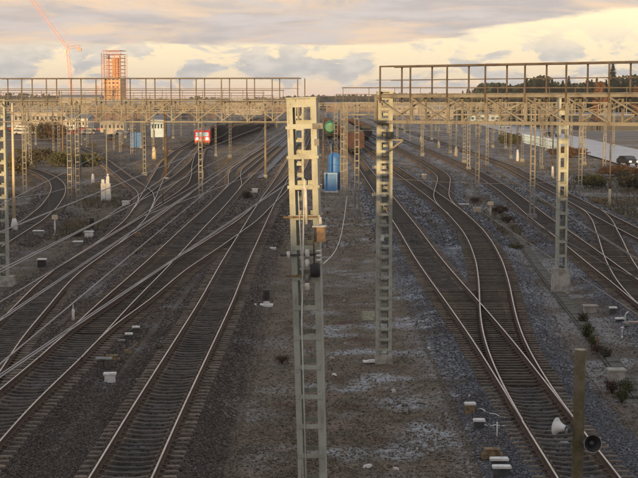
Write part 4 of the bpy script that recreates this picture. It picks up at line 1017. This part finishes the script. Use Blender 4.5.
# cars
def car(label, loc, rz, paint, van=False, lights=False):
    t = thing('parked_car' if not lights else 'moving_car', label, 'van' if van else 'car', loc, rz)
    L = 4.4; prof = [(0, .35), (0, .75), (.15, .85), (1.0, .98), (1.75, 1.45), (3.3, 1.48), (4.1, 1.0), (4.4, .95), (4.4, .35)]
    if van: L = 5.6; prof = [(0, .35), (0, .95), (.2, 1.1), (.8, 1.3), (1.5, 2.2), (5.5, 2.3), (5.6, 2.2), (5.6, .35)]
    MB().prism(prof, -.86, .86, 'x').obj('body', paint, t)
    wz = (1.02, 1.40) if not van else (1.3, 2.0)
    if not van:
        MB().prism([(1.15, 1.02), (1.80, 1.40), (3.2, 1.42), (3.9, 1.03)], -.872, .872, 'x').obj('side_window', GLASS, t)
        w = MB(); w.add([(-.72, 1.02, 1.02), (.72, 1.02, 1.02), (.66, 1.66, 1.42), (-.66, 1.66, 1.42)], [(0, 1, 2, 3)]); w.add([(-.72, 1.05, .98), (.72, 1.05, .98), (.66, 1.7, 1.38), (-.66, 1.7, 1.38)], [(3, 2, 1, 0)]); w.obj('windscreen', GLASS, t)
    else:
        w = MB(); w.box((0, 1.12, 1.78), (1.45, .5, .6)); w.obj('windscreen', GLASS, t)
    for yy in (.85, L-.95):
        for s in (-.8, .8): MB().tube([(s-.1, yy, .33), (s+.1, yy, .33)], .33, 14).obj('wheel', TYRE, t)
    for s in (-.62, .62): MB().box((s, -.02, .68), (.34, .08, .20)).obj('headlight', HL if lights else WHITE, t)
    MB().box((0, -.03, .45), (1.6, .08, .16)).obj('bumper', DKGREY, t)
    return t
cp = P(634, 166, .03); car('dark car with lit headlights on the wet road at the right edge', (cp.x, cp.y, .03), R(14), BLACK, lights=True)
cp = P(498, 125, .03); car('white van on the far part of the wet road', (cp.x, cp.y, .03), R(30), WHITE, van=True)
cp = P(508, 128.5, .03); car('pale car behind the white van on the far road', (cp.x, cp.y, .03), R(30), PALEBLUE)
cp = P(556, 137, .03); car('dark car on the wet road above the fence', (cp.x, cp.y, .03), R(32), DKGREY)

CARP = [pm('car_paint_%d' % i, c, tuple(k*.8 for k in c), .4, scale=1, bump=0) for i, c in enumerate(((.55, .55, .55), (.10, .11, .13), (.30, .31, .33), (.35, .06, .05), (.08, .14, .28)))]
cpro = []
for i, cpt in enumerate(CARP):
    p = P(28+i*7, 134-i*.4, 0); o = car('parked car in the row behind the far left bushes', (p.x, p.y, -.2), R(80), cpt); o['group'] = 'cars parked far left'; cpro.append((o, tree_of(o)))
for i in range(26):
    u, v = rs.uniform(10, 132), rs.choice((127.5, 130.5, 134)); p = P(u, v, 0)
    if dist_tracks(np.array([p.x]), np.array([p.y]))[0] < 4: continue
    copy_tree(*rs.choice(cpro), (p.x, p.y, -.2), R(rs.uniform(70, 110)))
for i, (Y, x0, x1, z) in enumerate(((148, -34, -3, 7.6), (215, 2, 42, 7.5), (255, -60, -8, 7.4), (290, -3, 50, 7.6), (335, -75, -6, 7.5), (390, 4, 62, 7.4), (123, 2, 30, 7.4), (186, -44, -7, 7.3))):
    cross_cable(('level span wire under the gantry behind the long left gantry', 'level span wire on the right, third back', 'level span wire in front of the red locomotive', 'level span wire above the brown wagons', 'level span wire beyond the red locomotive', 'level span wire over the far right tracks', 'level span wire under the gantry behind the blue tank', 'level span wire between the dark round poles')[i], (x0, Y, z), (x1, Y, z), mat=MGREY, r=.03 if Y > 150 else .018, sag=.05)
# ------------------------------------------------------------------ far buildings
WIN = pm('far_window', (.05, .06, .07), rough=.75, bump=0, spec=.2)
def shed(label, u0, u1, v, h, dep, wall, roofm, rh=1.5, nw=6, rz=0.0, flat=False):
    a, b = P(u0, v, -.2), P(u1, v, -.2); W = (b-a).length; t = thing('warehouse', label, 'building', (a.x, a.y, -.3), rz)
    MB().box((W/2, dep/2, h/2), (W, dep, h)).obj('wall', wall, t)
    if flat: MB().box((W/2, dep/2, h+.2), (W+.6, dep+.6, .4)).obj('roof', roofm, t)
    else: MB().prism([(-.5, h), (dep+.5, h), (dep/2, h+rh)], -.5, W+.5, 'x').obj('roof', roofm, t)
    wd = MB().box((0, 0, 0), (W/nw*.5, .12, h*.24)).data('window', WIN)
    for i in range(nw): ob('window', wd, t, (W*(i+.5)/nw, -.03, h*.62))
    MB().box((W*.2, -.03, h*.2), (min(4, W*.12), .14, h*.4)).obj('door', DKGREY, t)
    return t
SLATE = pm('roof_bluegrey', (.20, .23, .27), (.15, .17, .20), .6, scale=.3, bump=0)
PLAST = pm('plaster_pale', (.42, .38, .34), (.32, .29, .26), .85, scale=.2, bump=0)
BRICKY = pm('wall_brown', (.22, .14, .10), (.15, .10, .075), .85, scale=.2, bump=0)
shed('long low warehouse with blue-grey roof at the far left', 14, 66, 128, 6.5, 30, PLAST, SLATE, 2.2, 12)
shed('pale low shed right of the long left warehouse', 66, 88, 131, 4.5, 14, WHITE, SLATE, 1.5, 7)
shed('blue-grey roofed depot hall behind the left gantry', 88, 150, 122, 8.5, 40, BRICKY, SLATE, 2.5, 14)
shed('white and blue workshop right of the blue container', 151, 166, 137, 5.2, 12, PALEBLUE, SLATE, 1.2, 5)
shed('brown building in the middle left distance behind the red locomotive', 176, 214, 119, 9.0, 25, BRICKY, SLATE, 2.5, 9)
shed('pale flat-roofed office in the far middle left', 224, 262, 115, 10.0, 20, PLAST, MGREY, 1, 10, flat=True)
shed('low shed at the far middle below the near mast top', 262, 300, 113, 9.0, 20, BRICKY, SLATE, 2, 8)
shed('pale hall in the far middle right of the two near masts', 392, 452, 114, 8.0, 30, PLAST, SLATE, 2.5, 12)
shed('blue-grey industrial hall beyond the road on the right', 462, 540, 119, 8.0, 30, PALEBLUE, SLATE, 2.5, 14)
shed('dark low hall beyond the road at the right edge', 580, 660, 130, 5.0, 20, DKGREY, SLATE, 1.5, 12)
shed('pale brown block just left of the tower block', 60, 100, 117, 14, 20, PLAST, SLATE, 2, 9)
shed('dark long hall in the far middle between the masts', 326, 390, 112, 9, 30, BRICKY, SLATE, 2, 10)
shed('white flat-roofed shed beyond the far left tracks', 100, 124, 134, 4, 10, PLAST, MGREY, 1, 6, flat=True)
shed('pale shed behind the white foot poles on the right', 420, 462, 119, 6, 16, PLAST, SLATE, 2, 8)
shed('blue shed left of the road behind the right gantry', 470, 500, 124, 4.5, 10, PALEBLUE, SLATE, 1.2, 6)
# blue container
p = P(136, 148, -.2); t = thing('blue_container', 'blue upright container left of the round pole', 'container', (p.x, p.y, -.26), .15)
MB().box((0, 1.2, 1.75), (2.4, 2.4, 3.3)).obj('shell', BLUE, t)
rd = MB().box((0, 0, 1.75), (.09, .06, 3.1)).data('rib', BLUE)
for i in range(9): ob('rib', rd, t, (-1.05+i*.26, -.02, 0))
MB().box((0, 1.2, .06), (2.5, 2.5, .12)).obj('skid', BLACK, t)

# tower under construction with scaffold, crane
TY = 1200.0; kt = FPX/TY
tw = thing('tower_block', 'tall sunlit tower block under scaffolding on the left horizon', 'building', ((104.5-319)/kt, TY, -.3), R(-12))
CRM = pm('tower_cream', (.76, .58, .36), (.62, .45, .28), .85, scale=.1, bump=0); BRK = pm('tower_orange', (.66, .30, .19), (.52, .25, .16), .8, scale=.1, bump=0)
Wt, Dt, Ht = 14.5, 14.0, 49.0
MB().box((Wt/2, Dt/2, Ht*.31), (Wt, Dt, Ht*.62)).obj('wall', CRM, tw)
fl = MB().box((0, 0, 0), (Wt+.8, Dt+.8, .45)).data('floor_slab', BRK); cl = MB().box((0, 0, 0), (.5, .5, 3.0)).data('column', BRK)
for i in range(16): ob('floor_slab', fl, tw, (Wt/2, Dt/2, 3*(i+1)+4.5))
for i in range(6):
    for x in (.6, Wt/3, Wt*2/3, Wt-.6):
        for yv_ in (.6, Dt-.6): ob('column', cl, tw, (x, yv_, Ht*.62+1.5+3*i+.3))
MB().box((Wt*.6, Dt/2, Ht*.62+8), (5, 8, 16)).obj('core', CRM, tw)
wd = MB().box((0, 0, 0), (1.6, .2, 1.5)).data('window', WIN)
for i in range(9):
    for j in range(4): ob('window', wd, tw, (2+j*3.4, -.05, 3.3*i+3))
for x in (-.9, Wt+.9):
    mb = MB()
    for yv_ in (-.8, Dt+.8): mb.box((x, yv_, 25), (.25, .25, 51))
    for i in range(16): mb.box((x, Dt/2, 3*(i+1)), (.2, Dt+2, .2))
    mb.obj('scaffold', BRK, tw)
mb = MB()
for i in range(8): mb.box((-.9+i*(Wt+1.8)/7, -1.6, 26), (.22, .22, 52))
for i in range(17): mb.box((Wt/2, -1.6, 3*(i+1)), (Wt+2, .2, .22))
for i in range(8): mb.bar((-.9+(i % 2)*8, -1.75, 6*i+1), (7+(i % 2)*8, -1.75, 6*i+7), .18, .18)
mb.obj('front_scaffold', BRK, tw)
cy = 1120.0; kc = FPX/cy; cr = thing('tower_crane', 'pale red luffing tower crane with its jib raised to the upper left', 'crane', ((69.5-319)/kc, cy, 0))
CRN = pm('crane_red', (.74, .42, .38), (.66, .36, .33), .6, scale=.2, bump=0)
ztop = EYE+(103-50)/kc
def lattice_boom(a, b, w, nseg, name, m=CRN, th=.22):
    a, b = Vector(a), Vector(b); d = (b-a).normalized(); u = Vector((0, 1, 0)); x = d.cross(u).normalized(); mb = MB()
    cs = [(-w/2, -w/2), (w/2, -w/2), (w/2, w/2), (-w/2, w/2)]
    for i, j in cs: mb.bar(a+x*i+u*j, b+x*i+u*j, th, th)
    for s in range(nseg):
        p, q = a.lerp(b, s/nseg), a.lerp(b, (s+1)/nseg)
        for y_ in (-w/2, w/2): mb.bar(p+x*(-w/2 if s % 2 else w/2)+u*y_, q+x*(w/2 if s % 2 else -w/2)+u*y_, th*.7, th*.7)
    mb.obj(name, m, cr)
lattice_boom((4, 0, 0), (0, 0, ztop), 2.0, 24, 'tower'); 
lattice_boom((0, 0, ztop+1), ((33-69.5)/kc*1.06, 0, ztop+(50+4)/kc), 1.7, 22, 'jib')
lattice_boom((0, 0, ztop+1), (9.5, 0, ztop+2.5), 1.8, 5, 'counter_jib'); MB().box((9, 0, ztop-.2), (3, 2, 2.6)).obj('counterweight', CRN, cr); MB().box((-1.6, 0, ztop-1.5), (1.8, 2, 2.4)).obj('cab', WHITE, cr)
mb = MB(); mb.tube([(2, 0, ztop+9), (-26, 0, ztop+40)], .12, 5).bar((0, 0, ztop), (2, 0, ztop+9), .4, .4); mb.obj('pendant', CRN, cr)
# second small crane beside it
c2 = thing('small_crane', 'small pale red crane mast beside the tower block', 'crane', ((89-319)/kc, cy+30, 0)); cr = c2
lattice_boom((0, 0, 0), (3.0, 0, 23), 1.6, 12, 'tower'); lattice_boom((3, 0, 23), (0, 0, 14), 1.2, 6, 'jib')

# ------------------------------------------------------------------ trees
def spruce_data(seed, h, r):
    q = np.random.default_rng(seed); n = 1300; t = q.uniform(0, 1, n)**.75; z = h*(.08+.92*t)
    rad = r*(1-t)**.85*(.55+.45*np.abs(np.sin(t*26+seed)))*q.uniform(.35, 1.08, n)+.12; a = q.uniform(0, 6.283, n)
    c = np.stack([rad*np.cos(a), rad*np.sin(a), z-rad*.28], 1); d = np.stack([np.cos(a), np.sin(a), np.full(n, -.35)], 1); s = (.55+.75*(1-t))[:, None]*q.uniform(.6, 1.2, (n, 1))
    sd_ = np.stack([-np.sin(a), np.cos(a), q.uniform(-.3, .3, n)], 1)
    V = np.stack([c-d*s, c+sd_*s*.4, c+d*s, c-sd_*s*.4], 1).reshape(-1, 3)
    return numpy_mesh('crown', V, np.arange(n*4).reshape(n, 4), SPRUCE, quads=True)
protos = []
for i in range(4):
    h = (20, 22, 19, 23)[i]; protos.append((spruce_data(31+i, h, (4.6, 4.4, 5.0, 4.6)[i]), MB().tube([(0, 0, -.5), (0, 0, h*.5), (0, 0, h*.97)], [.32, .2, .04], 8).data('trunk', TRUNK)))
rt = random.Random(9)
def spruce(X, Y, s, label, group):
    c, k = rt.choice(protos); t = thing('spruce_tree', label, 'tree', (X, Y, -.3), rt.uniform(0, 6.28), group); t.scale = (s*rt.uniform(.85, 1.15), s*rt.uniform(.85, 1.15), s)
    ob('crown', c, t); ob('trunk', k, t)
u = 462.0
while u < 648:
    Y = rt.uniform(600, 700)+max(0, (540-u))*2.2; X = (u-319)/FPX*Y
    s = rt.uniform(.74, .95) if u > 522 else rt.uniform(.70, .86)
    spruce(X, Y, s, 'dark spruce in the wood along the right-hand skyline', 'spruces on the right skyline'); u += rt.uniform(.7, 1.35)
tall = (611-319)/FPX*620; spruce(tall, 620, 1.20, 'tallest spruce on the right skyline, right of the orange tree', None)
def broadleaf(label, X, Y, h, r, mat, n=1400, seed=1):
    q = np.random.default_rng(seed); t = thing('broadleaf_tree', label, 'tree', (X, Y, -.3)); mb = MB(); mb.tube([(0, 0, 0), (.1, 0, h*.4), (0, .1, h*.85)], [.3, .2, .05], 8)
    for i in range(7): a = i*.9; mb.tube([(0, 0, h*(.25+.06*i)), (math.cos(a)*r*.6, math.sin(a)*r*.6, h*(.42+.06*i))], [.12, .03], 5)
    mb.obj('trunk', TRUNK, t); cc = []
    for i in range(18):
        a, e = q.uniform(0, 6.28), q.uniform(.15, .97); rr2 = r*.75*math.sin(math.pi*min(.93, e*.85+.12))*q.uniform(.3, 1); cc.append((math.cos(a)*rr2, math.sin(a)*rr2, h*e, r*q.uniform(.2, .42)))
    cc = np.array(cc); k = q.integers(0, len(cc), n); c = cc[k, :3]+q.normal(0, .55, (n, 3))*cc[k, 3:4]
    ax = q.normal(0, 1, (n, 3)); ax /= np.linalg.norm(ax, axis=1)[:, None]; bx_ = np.cross(ax, q.normal(0, 1, (n, 3))); bx_ /= np.linalg.norm(bx_, axis=1)[:, None]; s = q.uniform(.2, .5, (n, 1))
    V = np.stack([c-ax*s, c+bx_*s*.7, c+ax*s, c-bx_*s*.7], 1).reshape(-1, 3); ob('crown', numpy_mesh('crown', V, np.arange(n*4).reshape(n, 4), mat, quads=True), t)
broadleaf('orange autumn tree in front of the dark spruces on the right', (599-319)/FPX*520, 520, 17.5, 3.6, AUTUMN, 1700, 4)
broadleaf('rusty autumn tree at the right edge of the skyline', (637-319)/FPX*540, 540, 16.0, 2.8, AUTUMN, 1200, 5)
# far wood along the whole horizon: one mass
q = np.random.default_rng(77); n = 26000; a = q.uniform(-.36, .36, n); Y = q.uniform(1700, 2300, n); X = np.tan(a)*Y; hh = 9+9*vnoise(X, Y*0, 60, 31)+5*vnoise(X, Y*0, 14, 32)
c = np.stack([X, Y, hh*q.uniform(0, 1, n)**.6], 1); s = q.uniform(1.2, 3.0, (n, 1)); ax = q.normal(0, 1, (n, 3)); ax /= np.linalg.norm(ax, axis=1)[:, None]; bx_ = np.cross(ax, q.normal(0, 1, (n, 3))); bx_ /= np.linalg.norm(bx_, axis=1)[:, None]
V = np.stack([c-ax*s, c+bx_*s, c+ax*s, c-bx_*s], 1).reshape(-1, 3)
tag(ob('far_wood', numpy_mesh('far_wood', V, np.arange(n*4).reshape(n, 4), SPRUCE, quads=True)), 'low dark wood along the whole far horizon', 'wood', kind='stuff')

q = np.random.default_rng(78); n = 24000; uu = q.uniform(455, 660, n); Y = q.uniform(730, 830, n); X = (uu-319)/FPX*Y; hh = (16.5+4.0*sstep(uu, 515, 545)-8*sstep(-uu, -482, -462))*(.75+.45*vnoise(X, Y*0, 7, 33))
c = np.stack([X, Y, hh*q.uniform(0, 1, n)**.7], 1); s = q.uniform(.5, 1.3, (n, 1)); ax = q.normal(0, 1, (n, 3)); ax /= np.linalg.norm(ax, axis=1)[:, None]; bx_ = np.cross(ax, q.normal(0, 1, (n, 3))); bx_ /= np.linalg.norm(bx_, axis=1)[:, None]
V = np.stack([c-ax*s, c+bx_*s, c+ax*s, c-bx_*s], 1).reshape(-1, 3)
tag(ob('wood_behind', numpy_mesh('wood_behind', V, np.arange(n*4).reshape(n, 4), SPRUCE, quads=True)), 'dense wood behind the spruces on the right skyline', 'wood', kind='stuff')
# ------------------------------------------------------------------ loose ballast stones, dead grass (nobody could count them)
def stones(n, y0, y1, seed, r0, r1):
    q = np.random.default_rng(seed); Y = 1/(q.uniform(1/y1, 1/y0, n)); X = q.uniform(-1, 1, n)*(Y*.2185+.6); d = dist_tracks(X, Y)
    prob = np.where(d < .72, .16, np.where(d < 2.7, 1.0, .22)); k = q.uniform(0, 1, n) < prob; X, Y, d = X[k], Y[k], d[k]; n = len(X)
    base = np.array([(1, 0, 0), (0, 1, 0), (-1, 0, 0), (0, -1, 0), (0, 0, 1), (0, 0, -1)], float); F = np.array([(0, 1, 4), (1, 2, 4), (2, 3, 4), (3, 0, 4), (1, 0, 5), (2, 1, 5), (3, 2, 5), (0, 3, 5)])
    s = q.uniform(r0, r1, n); V = base[None]*(s[:, None, None]*q.uniform(.65, 1.3, (n, 6, 3))+0)+q.normal(0, .18, (n, 6, 3))*s[:, None, None]
    a = q.uniform(0, 6.28, n); ca, sa = np.cos(a), np.sin(a); b = q.uniform(-.8, .8, n); cb, sb = np.cos(b), np.sin(b)
    x = V[..., 0]*ca[:, None]-V[..., 1]*sa[:, None]; yy = V[..., 0]*sa[:, None]+V[..., 1]*ca[:, None]; zz_ = V[..., 2]*.8
    y2 = yy*cb[:, None]-zz_*sb[:, None]; z2 = yy*sb[:, None]+zz_*cb[:, None]
    z0 = gz(X, Y, d)+s*.25
    V = np.stack([x+X[:, None], y2+Y[:, None], z2+z0[:, None]], -1).reshape(-1, 3); Fs = (F[None]+(np.arange(n)*6)[:, None, None]).reshape(-1, 3)
    tone = np.repeat(q.uniform(0, 1, n), 6); blue = np.repeat(blue_f(X, Y)*(d > .7)*q.uniform(.6, 1, n), 6); dk = np.repeat(np.where(d < .75, 1.0, np.where(d > 2.5, -1.0, 0.0)), 6)
    return V, Fs, tone, blue, dk
m = bpy.data.materials.new('ballast_stone'); m.use_nodes = True; t_ = m.node_tree; b_ = t_.nodes['Principled BSDF']; b_.inputs['Roughness'].default_value = .9; b_.inputs['Specular IOR Level'].default_value = .25
A_ = {k: N(t_, 'ShaderNodeAttribute', attribute_name=k).outputs['Fac'] for k in ('tone', 'blue', 'dk')}
c_ = MIX(t_, A_['tone'], (.042, .034, .030), (.140, .116, .100)); c_ = MIX(t_, A_['blue'], c_, MIX(t_, A_['tone'], (.046, .050, .060), (.19, .20, .225))); c_ = MIX(t_, MA(t_, 'MULTIPLY', A_['dk'], .72, clamp=True), c_, (.026, .024, .025))
c_ = MIX(t_, MA(t_, 'MULTIPLY', A_['dk'], -.85, clamp=True), c_, MIX(t_, A_['tone'], (.085, .064, .046), (.24, .20, .16)))
t_.links.new(c_, b_.inputs['Base Color'])
V, Fs, tone, blue, dk = stones(190000, 34, 110, 41, .022, .048)
tag(ob('ballast_stones', numpy_mesh('ballast_stones', V, Fs, m, attr={'tone': tone, 'blue': blue, 'dk': dk})), 'loose crushed ballast stones strewn along the tracks', 'gravel', kind='stuff')
WEED = pm('weeds', (.150, .118, .074), (.090, .084, .048), 1.0, scale=.09, bump=0)
def grass(n, seed, y0=34, y1=150, k_=1.0, all_over=False):
    q = np.random.default_rng(seed); Y = 1/(q.uniform(1/y1, 1/y0, n)); X = q.uniform(-1, 1, n)*(Y*.2185+.6); d = dist_tracks(X, Y)
    dens = sstep(vnoise(X, Y, 2.2, 51)*.55+vnoise(X, Y, .6, 52)*.45, .40, .66)*(.25+.75*np.exp(-((X-.6)/3.2)**2)+.5*(X < -7))
    if all_over: dens = sstep(vnoise(X, Y, 6, 55)*.6+vnoise(X, Y, 1.6, 56)*.4, .38, .62)*(1-.6*((X > 0) & (X < .12*Y)))*(1-.95*((np.abs(X-1) < 5) & (Y < 260)))
    k = (q.uniform(0, 1, n) < dens) & (d > (2.3 if all_over else 1.75)); X, Y, d = X[k], Y[k], d[k]; n = len(X)
    h = k_*q.uniform(.04, .15, n)*(.6+.8*vnoise(X, Y, 1.5, 53)); a = q.uniform(0, 6.28, n); w = k_*q.uniform(.008, .02, n); z = gz(X, Y, d)-.01
    lx, ly_ = q.normal(0, .6, n)*h, q.normal(0, .6, n)*h
    V = np.stack([np.stack([X-np.cos(a)*w, Y-np.sin(a)*w, z], 1), np.stack([X+np.cos(a)*w, Y+np.sin(a)*w, z], 1), np.stack([X+lx, Y+ly_, z+h], 1)], 1).reshape(-1, 3)
    return V, np.arange(n*3).reshape(n, 3)
V, Fs, tone, blue, dk = stones(60000, 100, 420, 43, .05, .12)
tag(ob('far_ballast_stones', numpy_mesh('far_ballast_stones', V, Fs, m, attr={'tone': tone, 'blue': blue, 'dk': dk})), 'coarse stones and clods along the distant tracks', 'gravel', kind='stuff')
V, Fs = grass(150000, 62, 95, 420, 3.2, all_over=True)
tag(ob('distant_weeds', numpy_mesh('distant_weeds', V, Fs, [WEED])), 'brown and olive weeds on the rough ground in the middle distance', 'weeds', kind='stuff')
V, Fs = grass(230000, 61, k_=.62)
tag(ob('dead_grass', numpy_mesh('dead_grass', V, Fs, DEADG)), 'thin dead grass on the bare strips of the yard', 'grass', kind='stuff')

# ------------------------------------------------------------------ air
hz = MB().box((0, 1900, 46), (5400, 4800, 96)).data('haze', [])
hm = bpy.data.materials.new('haze'); hm.use_nodes = True; ht = hm.node_tree; ht.nodes.clear()
pv_ = N(ht, 'ShaderNodeVolumePrincipled'); pv_.inputs['Color'].default_value = (.86, .86, .88, 1); pv_.inputs['Density'].default_value = .00012; pv_.inputs['Anisotropy'].default_value = .2
ho = N(ht, 'ShaderNodeOutputMaterial'); ht.links.new(pv_.outputs[0], ho.inputs['Volume']); hz.materials.clear(); hz.materials.append(hm)
tag(ob('haze', hz), kind='stuff')
